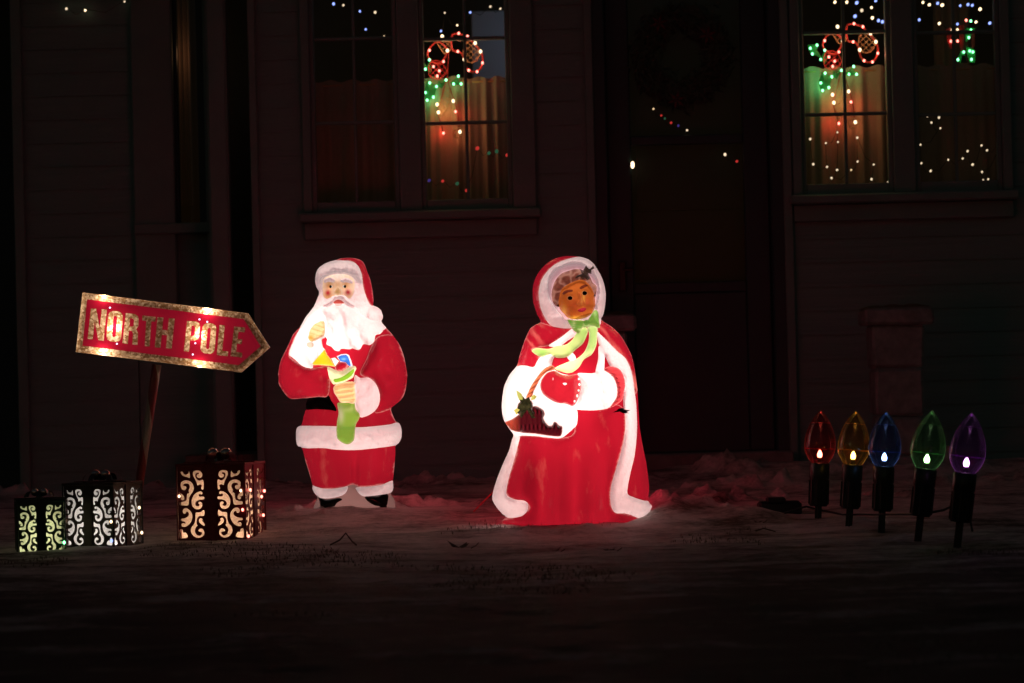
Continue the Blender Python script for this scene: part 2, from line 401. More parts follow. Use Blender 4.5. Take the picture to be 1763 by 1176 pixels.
def axis(segs):
    a = [segs[0][0]]
    for (s, e, n) in segs: a += list(np.linspace(s, e, n + 1)[1:])
    return np.array(a)
gx = axis([(-700, -60, 8), (-60, -8, 10), (-8, -2.7, 30), (-2.7, 2.7, 400), (2.7, 8, 30), (8, 60, 10), (60, 700, 8)])
gy = axis([(-700, -40, 8), (-40, 2, 20), (2, 6, 40), (6, 10.2, 190), (10.2, 14.4, 330), (14.4, 20, 20), (20, 80, 10), (80, 900, 8)])
GX, GY = np.meshgrid(gx, gy); GZ = ground(GX, GY)
nx, ny = len(gx), len(gy)
gm = bpy.data.meshes.new("ground")
gv = np.stack([GX, GY, GZ], -1).reshape(-1, 3)
ii, jj = np.meshgrid(np.arange(nx - 1), np.arange(ny - 1)); a0 = (jj * nx + ii).ravel()
gq = np.stack([a0, a0 + 1, a0 + nx + 1, a0 + nx], -1)
gm.vertices.add(len(gv)); gm.vertices.foreach_set("co", gv.ravel())
gm.loops.add(gq.size); gm.loops.foreach_set("vertex_index", gq.ravel().astype(np.int32))
gm.polygons.add(len(gq)); gm.polygons.foreach_set("loop_start", np.arange(0, gq.size, 4, dtype=np.int32))
gm.polygons.foreach_set("use_smooth", np.ones(len(gq), bool)); gm.update(calc_edges=True); gm.validate()
gm.materials.append(M['snow'])
go = bpy.data.objects.new("ground", gm); col.objects.link(go)
tag(go, "snow covered front lawn with patches of dead grass", kind="structure")

# ------------------------------------------------------------------ house
HY = 14.27
def W(px, py, y=HY): p = P(px, py, y); return p.x, p.z
def wx(px, py=200, y=HY): return P(px, py, y).x
def wz(px, py, y=HY): return P(px, py, y).z
house = empty("house", (0, HY, 0.0))
tag(house, "dark wood sided house front with two curtained windows and a storm door", "house")
TOPZ = 2.95
def wall_run(x0, x1, y, openings, z0=0.02, z1=TOPZ, pitch=0.112):
    """sheathing with lap siding boards; openings = (xa, xb, za, zb)"""
    xs = sorted({x0, x1, *[o[0] for o in openings], *[o[1] for o in openings]})
    zs = sorted({z0, z1, *[o[2] for o in openings], *[o[3] for o in openings]})
    parts = []
    for i in range(len(xs) - 1):
        for k in range(len(zs) - 1):
            cx, cz = (xs[i] + xs[i + 1]) / 2, (zs[k] + zs[k + 1]) / 2
            if any(o[0] < cx < o[1] and o[2] < cz < o[3] for o in openings): continue
            parts.append(box(xs[i], xs[i + 1], y + 0.03, y + 0.14, zs[k], zs[k + 1]))
    w = obj("wall", join(*parts), M['wall'], house)
    w0 = wloc(w)
    z = z0; n = 0
    while z < z1 - 0.02:
        zt = min(z + pitch + 0.015, z1)
        xa = [x0]; ivs = []
        blocks = sorted([(o[0], o[1]) for o in openings if o[2] < z + pitch - 0.01 and o[3] > z + 0.01])
        s = x0
        for b in blocks:
            if b[0] > s + 0.01: ivs.append((s, b[0]))
            s = max(s, b[1])
        if s < x1 - 0.01: ivs.append((s, x1))
        for (a, b) in ivs:
            me = board_mesh
            o = link("siding_board", me, w, Vector(((a + b) / 2, y, z)) - w0, ((b - a) - 0.002, 1, 1), (random.uniform(-.004, .004), random.uniform(-.0012, .0012), 0))
        z += pitch
    return w
bv = [(-.5, .004, 0), (.5, .004, 0), (.5, .028, 0), (-.5, .028, 0), (-.5, .012, .125), (.5, .012, .125), (.5, .028, .125), (-.5, .028, .125)]
board_mesh = mesh("siding_board", bv, box(0, 1, 0, 1, 0, 1)[1], M['siding'])

def window(px0, px1, zs0, zs1, sashes, hz, vm, casing_l, casing_r, y=HY):
    """double casement: casing, sill, sash frames, muntins and panes"""
    w = empty("window", (wx((px0 + px1) / 2), y, zs0)); w.parent = house; w.location = Vector((wx((px0 + px1) / 2), 0, zs0 - wloc(house).z))
    xa, xb = wx(px0), wx(px1)
    ca, cb = wx(casing_l), wx(casing_r)
    obj("casing", bbox(ca, xa, y - .035, y + .1, zs0 - .0, zs1 + .1, .004), M['trim'], w)
    obj("casing", bbox(xb, cb, y - .035, y + .1, zs0 - .0, zs1 + .1, .004), M['trim'], w)
    obj("head_casing", bbox(xa, xb, y - .035, y + .1, zs1, zs1 + .1, .004), M['trim'], w)
    obj("sill", bbox(ca - .02, cb + .02, y - .085, y + .1, zs0 - .045, zs0 - .002, .008), M['trim'], w)
    obj("apron", bbox(ca, cb, y - .03, y + .03, zs0 - .125, zs0 - .047, .004), M['trim'], w)
    sx = [(wx(a), wx(b)) for a, b in sashes]
    for i in range(len(sx) - 1):
        obj("mullion", bbox(sx[i][1], sx[i + 1][0], y - .02, y + .225, zs0, zs1, .004), M['trim'], w)  # inner depth added to block bow light from the next sash
    for i, (a, b) in enumerate(sx):
        fr = .022
        sh = obj("sash", join(bbox(a, a + fr, y + .0, y + .045, zs0, zs1, .003), bbox(b - fr, b, y + .0, y + .045, zs0, zs1, .003),
                 bbox(a + fr, b - fr, y + .001, y + .044, zs0, zs0 + .05, .003), bbox(a + fr, b - fr, y + .001, y + .044, zs1 - .03, zs1, .003)), M['trim'], w)
        zc = [zs0 + .05] + [wz(sashes[i][0] + 70, h) for h in hz[::-1]] + [zs1 - .03]
        for z in zc[1:-1]: obj("muntin", bbox(a + fr, b - fr, y + .008, y + .036, z - .008, z + .008, .003), M['trim'], sh)
        mx = wx(vm[i]) if vm[i] else None
        cols_ = [(a + fr, b - fr)] if mx is None else [(a + fr, mx), (mx, b - fr)]
        if mx is not None: obj("muntin", bbox(mx - .007, mx + .007, y + .0115, y + .0325, zs0 + .05, zs1 - .03, .003), M['trim'], sh)
        for (p, q) in cols_:
            for k in range(len(zc) - 1):
                t = random.uniform(-.0015, .0015)
                v = [(p, y + .020 + t, zc[k]), (q, y + .020 - t, zc[k]), (q, y + .020 - t, zc[k + 1]), (p, y + .020 + t, zc[k + 1])]
                obj("pane", (v, [(0, 1, 2, 3)]), M['glass'], sh)
    return w

ZL = wz(600, 366); ZR = wz(1550, 332); ZT = 2.55
# front wall with the left window, door recess and right wall
XA, XD0, XD1, XE = wx(430), wx(1020), wx(1347), wx(1763) + 1.4
wall_run(XA, XD0, HY, [(wx(522), wx(918), ZL - .04, ZT + .1)])
wall_run(XD1, XE, HY, [(wx(1364), wx(1738), ZR - .04, ZT + .1)])
window(535, 880, ZL, ZT, [(535, 686), (724, 880)], [66, 211], [611, 803], 520, 920)
window(1378, 1724, ZR, ZT, [(1378, 1536), (1574, 1724)], [55, 196], [1456, 1646], 1362, 1740)
# corner boards beside the door and at the left edge
for (a, b) in ((1008, 1022), (1345, 1360), (430, 443)):
    obj("corner_board", bbox(wx(a), wx(b), HY - .028, HY + .03, .02, TOPZ, .004), M['trim'], house)
# storm door set back in a dark frame
DY = HY + 0.10
door = empty("door", (wx(1183), DY, .1)); door.parent = house; door.location = Vector((wx(1183), .10, .1))
xg0, xg1 = wx(1086), wx(1280)
zk = wz(1183, 492); zm = wz(1183, 238); zb = wz(1183, 735)
obj("door_frame", join(bbox(XD0, wx(1044), HY - .01, HY + .2, .02, TOPZ, .006), bbox(wx(1324), XD1, HY - .01, HY + .2, .02, TOPZ, .006)), M['dark'], door)
obj("stile", bbox(wx(1045), xg0, DY - .02, DY + .02, zb - .12, 2.4, .005), M['dark'], door)
obj("stile", bbox(xg1, wx(1323), DY - .02, DY + .02, zb - .12, 2.4, .005), M['dark'], door)
obj("rail", bbox(xg0, xg1, DY - .018, DY + .018, zm - .022, zm + .022, .004), M['dark'], door)
obj("rail", bbox(xg0, xg1, DY - .018, DY + .018, zk - .03, zk + .02, .004), M['dark'], door)
obj("kick_panel", bbox(xg0, xg1, DY - .012, DY + .012, zb - .12, zk - .03, .004), M['dark'], door)
obj("pane", ([(xg0, DY, zm + .022), (xg1, DY, zm + .022), (xg1, DY, 2.35), (xg0, DY, 2.35)], [(0, 1, 2, 3)]), M['glass'], door)
obj("pane", ([(xg0, DY, zk + .02), (xg1, DY, zk + .02), (xg1, DY, zm - .022), (xg0, DY, zm - .022)], [(0, 1, 2, 3)]), M['glass'], door)
obj("inner_door", join(box(wx(1045), wx(1323), DY + .10, DY + .14, zb - .12, 2.4), box(xg0 + .03, xg1 - .03, DY + .085, DY + .101, .5, 1.1), box(xg0 + .03, xg1 - .03, DY + .085, DY + .101, 1.3, 2.2)), M['dark'], door)
obj("handle", join(bbox(wx(1060), wx(1072), DY - .05, DY - .02, .92, 1.06, .004), tube([(wx(1066), DY - .05, 1.02), (wx(1066) + .05, DY - .065, 1.02)], .007)), M['metal'], door)
obj("threshold", bbox(XD0, XD1, HY - .16, HY + .2, .02, zb - .12, .008), M['concrete'], house)
# foundation vent low on the wall beside the man
vx0, vx1 = wx(442, 855), wx(518, 855); vz = wz(480, 846)
fv = obj("foundation_vent", bbox(vx0 - .03, vx1 + .03, HY - .03, HY + .0, vz - .05, vz + .035, .004), M['trim'], house)
for k in range(6):
    xk = vx0 + .02 + k * .031
    obj("vent_slot", box(xk, xk + .014, HY - .0325, HY - .028, vz - .025, vz + .012), M['black'], fv)
# left wing, set back, with a narrow window and a porch post
LY = 14.62
wall_run(wx(37, 200, LY), wx(228, 200, LY), LY, [])
obj("corner_board", bbox(wx(22, 200, LY), wx(40, 200, LY), LY - .03, LY + .12, .02, TOPZ, .004), M['trim'], house)
obj("recess_wall", join(box(wx(40, 200, 15.4) - 2.5, wx(40, 200, 15.4), 15.4, 15.5, .0, TOPZ), box(wx(355, 200, 15.0), wx(470, 200, 15.0), 15.1, 15.2, 0, TOPZ)), M['wall'], house)
wl_ = empty("window", (wx(290, 200, LY), LY - HY, 1.0), parent=house)
obj("casing", bbox(wx(229, 200, LY), wx(300, 200, LY), LY - .045, LY + .10, .75, TOPZ, .006), M['trim'], wl_)
obj("casing", bbox(wx(353, 200, LY), wx(362, 200, LY), LY - .04, LY + .10, .75, TOPZ, .006), M['trim'], wl_)
zs_ = wz(300, 385, LY)
obj("sill", bbox(wx(229, 200, LY), wx(362, 200, LY), LY - .07, LY + .1, zs_ - .05, zs_, .006), M['trim'], wl_)
obj("sash", join(bbox(wx(300, 200, LY), wx(306, 200, LY), LY + .01, LY + .05, zs_, TOPZ, .003), bbox(wx(340, 200, LY), wx(353, 200, LY), LY + .01, LY + .05, zs_, TOPZ, .003)), M['dark'], wl_)
obj("pane", ([(wx(306, 200, LY), LY + .03, zs_), (wx(340, 200, LY), LY + .03, zs_), (wx(340, 200, LY), LY + .03, TOPZ), (wx(306, 200, LY), LY + .03, TOPZ)], [(0, 1, 2, 3)]), M['glass'], wl_)
obj("wall", box(wx(229, 200, LY), wx(362, 200, LY), LY + .02, LY + .12, 0, zs_ - .05), M['siding'], house)
obj("porch_post", bbox(wx(358), wx(393), HY - .05, HY + .06, .0, TOPZ, .012), M['trim'], house)
# rooms behind the windows
RB = 16.6
xl_, xr_ = wx(300), XE
obj("room_shell", join(box(xl_, xr_, RB, RB + .1, .2, 3.0), box(xl_, xr_, HY + .14, RB, 2.95, 3.05), box(xl_, xr_, HY + .14, RB, .1, .2),
    box(xl_ - .1, xl_, LY + .3, RB, .2, 2.95), box(xr_, xr_ + .1, HY + .14, RB, .2, 2.95), box(wx(1200) , wx(1205), HY + .3, RB, .2, 2.95)), M['room'], house)
obj("soffit", join(box(-6, 6, HY - .45, HY + .16, TOPZ, TOPZ + .06)), M['trim'], house)
obj("roof", ([(-6, HY - .5, TOPZ + .06), (6, HY - .5, TOPZ + .06), (6, HY + 4, TOPZ + 2.4), (-6, HY + 4, TOPZ + 2.4), (-6, HY - .5, TOPZ + .2), (6, HY - .5, TOPZ + .2), (6, HY + 4, TOPZ + 2.54), (-6, HY + 4, TOPZ + 2.54)], box(0, 1, 0, 1, 0, 1)[1]), M['snow'], house)
# pale door inside the left room, lit by an added, hidden cool lamp
IY = 15.5
obj("interior_door", join(bbox(wx(812, 80, IY), wx(890, 80, IY), IY, IY + .05, .3, wz(850, 18, IY), .006)), M['roomdoor'], house)

# stone pedestals flanking the door
def pedestal(px0, px1, py_top, y, label, z0=0.0):
    x0, x1 = P(px0, py_top, y).x, P(px1, py_top, y).x; zt = P((px0 + px1) / 2, py_top, y).z; w = x1 - x0
    cx = (x0 + x1) / 2
    t = empty("pedestal", (cx, y + .1, z0)); tag(t, label, "pedestal", "stone pedestals flanking the door")
    d = w / 2
    def rough(vf, s):
        v, f = vf; return [(p[0] + mnoise.noise(Vector(p) * 9) * s, p[1] + mnoise.noise(Vector(p) * 9 + Vector((5, 0, 0))) * s, p[2] + mnoise.noise(Vector(p) * 9 + Vector((0, 7, 0))) * s) for p in v], f
    obj("cap", rough(bbox(cx - d, cx + d, y, y + w, zt - .075, zt, .012), .006), M['stone'], t)
    zz = [zt - .075, zt - .27, zt - .48, zt - .66]
    for k in range(3):
        q = .78 - .04 * k
        obj("stone_block", rough(bbox(cx - d * q, cx + d * q * .92, y + w * .1, y + w * .9, zz[k + 1] + .004, zz[k] - .002, .012), .008), M['stone'], t)
    obj("base", rough(bbox(cx - d * .95, cx + d * .9, y + .01, y + w - .01, z0 - .05, zz[3] + .002, .015), .008), M['stone'], t)
    n = 14; v = []; f = []
    for j in range(n + 1):
        for i in range(n + 1):
            u, s = i / n * 2 - 1, j / n * 2 - 1
            e = max(0, 1 - max(abs(u), abs(s)) ** 6)
            v.append((cx + u * d * .97, y + w / 2 + s * w / 2 * .97, zt - .004 + .022 * e * (0.7 + .6 * mnoise.noise(Vector((u * 2, s * 2, cx))))))
    for j in range(n):
        for i in range(n):
            a = j * (n + 1) + i; f.append((a, a + 1, a + n + 2, a + n + 1))
    obj("snow_cap", (v, f), M['snow'], t, True)
    return t
pedestal(1489, 1608, 529, 13.55, "pale stone pedestal with snowy cap behind the row of giant bulbs")
pedestal(976, 1095, 541, 13.55, "stone pedestal half hidden behind the hooded woman figure")

# ------------------------------------------------------------------ relief builder (moulded plastic shells, sign, pierced panels)
def crom(p, step):
    p = np.asarray(p, float); n = len(p); out = []
    for i in range(n):
        a, b, c, d = p[(i - 1) % n], p[i], p[(i + 1) % n], p[(i + 2) % n]
        m = max(1, int(math.ceil(np.linalg.norm(c - b) / step)))
        for k in range(m):
            t = k / m
            out.append(0.5 * ((2 * b) + (c - a) * t + (2 * a - 5 * b + 4 * c - d) * t * t + (3 * b - a - 3 * c + d) * t ** 3))
    return np.array(out)
def lin(p, step):
    p = np.asarray(p, float); n = len(p); out = []
    for i in range(n):
        b, c = p[i], p[(i + 1) % n]; m = max(1, int(math.ceil(np.linalg.norm(c - b) / step)))
        for k in range(m): out.append(b + (c - b) * k / m)
    return np.array(out)
def inside(pts, poly):
    x, y = pts[:, 0][:, None], pts[:, 1][:, None]; a = poly; b = np.roll(poly, -1, 0); r = np.zeros(len(pts), bool)
    for s in range(0, len(pts), 4000):
        X, Y = x[s:s + 4000], y[s:s + 4000]
        c = ((a[:, 1] > Y) != (b[:, 1] > Y)); dy = b[:, 1] - a[:, 1]; dy = np.where(np.abs(dy) < 1e-12, 1e-12, dy)
        xc = a[:, 0] + (Y - a[:, 1]) / dy * (b[:, 0] - a[:, 0])
        r[s:s + 4000] = (np.sum(c & (X < xc), 1) % 2) == 1
    return r
def pdist(pts, poly):
    a = poly; d = np.roll(poly, -1, 0) - a; L = np.maximum((d * d).sum(1), 1e-14); r = np.empty(len(pts))
    for s in range(0, len(pts), 2000):
        q = pts[s:s + 2000][:, None, :] - a[None]
        t = np.clip((q * d).sum(2) / L, 0, 1); e = q - t[..., None] * d
        r[s:s + 2000] = np.sqrt((e * e).sum(2).min(1))
    return r
def dome(d, R): return np.sqrt(np.clip(1 - (1 - np.clip(d / R, 0, 1)) ** 2, 0, 1))

def triangulate(polys, spacing, fine=()):
    """constrained triangulation of all polygon outlines plus a jittered fill; polys[0] is the silhouette"""
    sil = polys[0]; lo, hi = sil.min(0), sil.max(0)
    xs = np.arange(lo[0], hi[0], spacing); ys = np.arange(lo[1], hi[1], spacing * .866); g = []
    for j, yy in enumerate(ys): g.append(np.stack([xs + (j % 2) * spacing / 2, np.full_like(xs, yy)], 1))
    g = np.concatenate(g); g = g + rng.uniform(-.12, .12, g.shape) * spacing
    if fine:
        near = np.zeros(len(g), bool)
        for (x0, x1, y0_, y1) in fine: near |= (g[:, 0] > x0) & (g[:, 0] < x1) & (g[:, 1] > y0_) & (g[:, 1] < y1)
        extra_g = []
        s2 = spacing * .5
        for (x0, x1, y0_, y1) in fine:
            xx, yy = np.meshgrid(np.arange(x0, x1, s2), np.arange(y0_, y1, s2 * .866)); xx = xx + (np.arange(xx.shape[0]) % 2)[:, None] * s2 / 2
            extra_g.append(np.stack([xx.ravel(), yy.ravel()], 1) + rng.uniform(-.1, .1, (xx.size, 2)) * s2)
        g = np.concatenate([g[~near]] + extra_g)
    g = g[inside(g, sil)]
    dm = np.full(len(g), 1e9)
    for p in polys: dm = np.minimum(dm, pdist(g, p))
    g = g[dm > spacing * (.22 if fine else .45)]
    V = []; E = []
    for p in polys:
        n = len(V); V += [Vector((float(a), float(b))) for a, b in p]; E += [(n + i, n + (i + 1) % len(p)) for i in range(len(p))]
    V += [Vector((float(a), float(b))) for a, b in g]
    ov, oe, of, *_ = delaunay_2d_cdt(V, E, [], 0, 1e-6)
    pts = np.array([(v.x, v.y) for v in ov]); tri = np.array([f for f in of if len(f) == 3])
    cen = pts[tri].mean(1); tri = tri[inside(cen, sil)]
    return pts, tri

EDGED = {'stocking', 'stocking_cuff', 'basket', 'lace_cuff', 'toy_horn', 'toy_block', 'bow_tail', 'bow_loop', 'basket_handle', 'hand'}
def relief(thing, y0, sil, regs, spacing, D, R, sign=-1, smooth=30, estep=.005, sliver=2.5e-4, fine=()):
    """regs: dicts name, poly (world x,z), paint, mat, H, R, up (parent region), fn, air, sharp, into"""
    silp = crom(sil, estep)
    polys = [silp]
    for r in regs[1:]: polys.append((lin if r.get('sharp') else crom)(r['poly'], min(estep, r.get('step', estep))))
    regs[0]['pp'] = silp
    for r, p in zip(regs, polys): r['pp'] = p
    pts, tri = triangulate(polys, spacing, fine)
    ds = pdist(pts, silp); on = ds < 1e-5
    h = D * dome(ds, R)
    e = np.concatenate([tri[:, [0, 1]], tri[:, [1, 2]], tri[:, [2, 0]]])
    def sm(h, it):
        for _ in range(it):
            s = np.zeros(len(h)); c = np.zeros(len(h))
            np.add.at(s, e[:, 0], h[e[:, 1]]); np.add.at(c, e[:, 0], 1); np.add.at(s, e[:, 1], h[e[:, 0]]); np.add.at(c, e[:, 1], 1)
            h = np.where(on, h, .5 * h + .5 * s / np.maximum(c, 1))
        return h
    h = sm(h, smooth)
    extra = np.zeros(len(pts))
    for r in regs[1:]:
        m = inside(pts, r['pp'])
        if not m.any(): continue
        idx = np.where(m)[0]; d = pdist(pts[idx], r['pp'])
        b = r.get('H', 0.0) * dome(d, r.get('R', .02))
        if r.get('fn'): b = b + r['fn'](pts[idx], d)
        extra[idx] += b
    h = h + sm(extra, 1) * np.clip(ds / .012, 0, 1)
    v3 = np.stack([pts[:, 0], np.full(len(pts), y0) + sign * h, pts[:, 1]], 1)
    cen = pts[tri].mean(1); lab = np.zeros(len(tri), int)
    names = {r['name'] + str(i): i for i, r in enumerate(regs)}
    for i, r in enumerate(regs[1:], 1):
        m = inside(cen, r['pp']); lab[m] = r['into'] if 'into' in r else i
    e2t = {}
    for ti, t_ in enumerate(tri):
        for k in range(3): e2t.setdefault((min(t_[k], t_[k - 1]), max(t_[k], t_[k - 1])), []).append(ti)
    nb = [[] for _ in tri]
    for l_ in e2t.values():
        if len(l_) == 2: nb[l_[0]].append(l_[1]); nb[l_[1]].append(l_[0])
    A2 = pts[tri]; area = .5 * np.abs((A2[:, 1, 0] - A2[:, 0, 0]) * (A2[:, 2, 1] - A2[:, 0, 1]) - (A2[:, 2, 0] - A2[:, 0, 0]) * (A2[:, 1, 1] - A2[:, 0, 1]))
    def comps():
        cid = -np.ones(len(tri), int); out_ = []
        for s0 in range(len(tri)):
            if cid[s0] >= 0: continue
            st = [s0]; cid[s0] = len(out_); cur = []
            while st:
                q = st.pop(); cur.append(q)
                for w in nb[q]:
                    if cid[w] < 0 and lab[w] == lab[s0]: cid[w] = cid[s0]; st.append(w)
            out_.append(cur)
        return out_
    for _ in range(2):
        cs = comps(); big = {}
        for c_ in cs: big[lab[c_[0]]] = max(big.get(lab[c_[0]], 0), area[c_].sum())
        for c_ in cs:
            a_ = area[c_].sum()
            if a_ < min(sliver, .98 * big[lab[c_[0]]]):
                around = [lab[w] for q in c_ for w in nb[q] if lab[w] != lab[c_[0]]]
                if around: lab[c_] = max(set(around), key=around.count)
    extra_regs = []
    seen = {}
    for c_ in sorted(comps(), key=lambda c_: -area[c_].sum()):
        l0 = int(lab[c_[0]])
        if l0 in seen:
            nr = dict(regs[l0]); extra_regs.append(nr); lab[c_] = len(regs) + len(extra_regs) - 1
        else: seen[l0] = 1
    regs = regs + extra_regs
    # outward winding and common normals
    a, b, c = v3[tri[:, 0]], v3[tri[:, 1]], v3[tri[:, 2]]; n = np.cross(b - a, c - a)
    flip = n[:, 1] * sign < 0; tri[flip] = tri[flip][:, ::-1]; n[flip] *= -1
    vn = np.zeros_like(v3)
    for k in range(3): np.add.at(vn, tri[:, k], n)
    vn /= np.maximum(np.linalg.norm(vn, axis=1, keepdims=True), 1e-12)
    made = {}; o0 = wloc(thing)
    for i, r in enumerate(regs):
        T = tri[lab == i]
        if len(T) == 0: continue
        used, inv = np.unique(T, return_inverse=True); T2 = inv.reshape(T.shape); co = v3[used] - np.array(o0)
        me = mesh(r['name'], co, T2, r['mat'], True)
        me.normals_split_custom_set_from_vertices([tuple(q) for q in vn[used]])
        pc = np.tile(np.array(r['paint'], float), (len(used), 1))
        for (c0, rad, ccol, s) in r.get('air', []):
            q = pts[used] - np.array(c0); k = s * np.exp(-((q / np.array(rad)) ** 2).sum(1))[:, None]; pc = pc * (1 - k) + np.array(ccol) * k
        if r.get('tint'): pc = r['tint'](pts[used], pc, pdist(pts[used], r['pp']))
        if i > 0 and (r['mat'] is M['plastic_red'] or r['name'] in EDGED):
            k = .32 * np.clip(1 - pdist(pts[used], r['pp']) / .003, 0, 1)[:, None]; pc = pc * (1 - k) + np.array((.80, .50, .44)) * k
        at = me.color_attributes.new("paint", 'FLOAT_COLOR', 'POINT')
        at.data.foreach_set("color", np.concatenate([np.clip(pc, 0, 1), np.ones((len(pc), 1))], 1).ravel().astype(np.float32))
        o = bpy.data.objects.new(r['name'], me); col.objects.link(o)
        o.parent = made[r['up']] if r.get('up') is not None and r['up'] in made else thing
        made[i] = o
        if r['name'] not in made: made[r['name']] = o
    return made, v3, silp

def zoomer(x0, y0, k, Y):
    def f(*pts):
        return [((lambda p: (p.x, p.z))(P(x0 + a / k, y0 + b / k, Y))) for a, b in pts]
    return f
def ell(z, c, rx, ry, n=14):
    return z(*[(c[0] + rx * math.cos(2 * math.pi * i / n), c[1] + ry * math.sin(2 * math.pi * i / n)) for i in range(n)])
def fbump(amp, fx, fz, oct_=3, seed=0):
    def f(p, d): return amp * 2 * fbm(p[:, 0] * fx + 50, p[:, 1] * fz + 50, oct_, seed) * np.clip(d / .012, 0, 1)
    return f
def grooves(amp, z0, z1, n, slope=0.0, ref=0.0):
    def f(p, d):
        t = (p[:, 1] - z0 + slope * (p[:, 0] - ref)) / (z1 - z0) * n
        return amp * (np.abs(np.sin(math.pi * t)) - .6) * np.clip(d / .008, 0, 1)
    return f
RED = (0.275, 0.006, 0.016); REDB = (0.85, 0.035, 0.085); WHT = (0.86, 0.74, 0.73); BLK = (0.006, 0.006, 0.006)
SKIN = (0.86, 0.70, 0.50)

# ------------------------------------------------------------------ bearded man figure
SY = 12.0
z1 = zoomer(460, 420, 4.9, SY); z2 = zoomer(460, 640, 4.523, SY); zf = zoomer(535, 440, 9.8, SY); zs = zoomer(535, 540, 8.4, SY)
sil = (zf((410, 80), (500, 50), (620, 38), (740, 45), (840, 75), (890, 120), (930, 200), (960, 290), (1000, 390), (1030, 520), (1050, 650), (1060, 760), (1058, 840),
          (1120, 870), (1180, 920), (1212, 1000), (1215, 1060), (1195, 1115))
       + z1((1008, 712), (1060, 770), (1110, 840), (1145, 920), (1165, 1000), (1182, 1100))
       + z2((1090, 40), (1085, 100), (1070, 170), (1040, 220), (1000, 255), (965, 287), (975, 330), (1000, 385), (1030, 405), (1046, 450), (1045, 510), (1025, 555), (1000, 578),
            (998, 640), (990, 740), (980, 850), (982, 900), (975, 930), (962, 948), (985, 990), (1010, 1035), (1062, 1125), (900, 1160), (600, 1165), (330, 1140),
            (352, 1080), (372, 1030), (390, 980), (365, 940), (352, 905), (353, 885), (330, 800), (300, 700), (270, 595), (242, 580), (228, 550), (226, 460), (240, 430), (265, 415),
            (275, 380), (295, 310), (304, 290), (302, 250), (305, 208), (195, 212), (150, 185), (110, 130), (90, 90), (88, 30))
       + z1((92, 1100), (110, 1000), (140, 930), (180, 850), (215, 770), (250, 730), (285, 690), (320, 625), (355, 580), (395, 525), (425, 455), (438, 410), (415, 360), (405, 310),
            (412, 250), (435, 205), (480, 170), (530, 148)))
def face_px(x, y): return zf((x, y))[0]
cf = lambda x, y, r=55: (face_px(x, y), (r / 9.8 * SY / F, r / 9.8 * SY / F))
pf, pl, pr, op = M['plastic_fur'], M['plastic'], M['plastic_red'], M['opaque']
def reg(name, poly, paint, mat, H=.01, R=.02, **kw): return dict(name=name, poly=poly, paint=paint, mat=mat, H=H, R=R, **kw)
man = empty("lit_yard_figure", P(612, 880, SY))
tag(man, "glowing plastic figure of white bearded man in red suit holding green stocking", "yard figure", "glowing plastic yard figures")
z_h0, z_h1 = z2((0, 235))[0][1], z2((0, 85))[0][1]
hr0, hr1 = z1((0, 830))[0][1], z1((0, 655))[0][1]
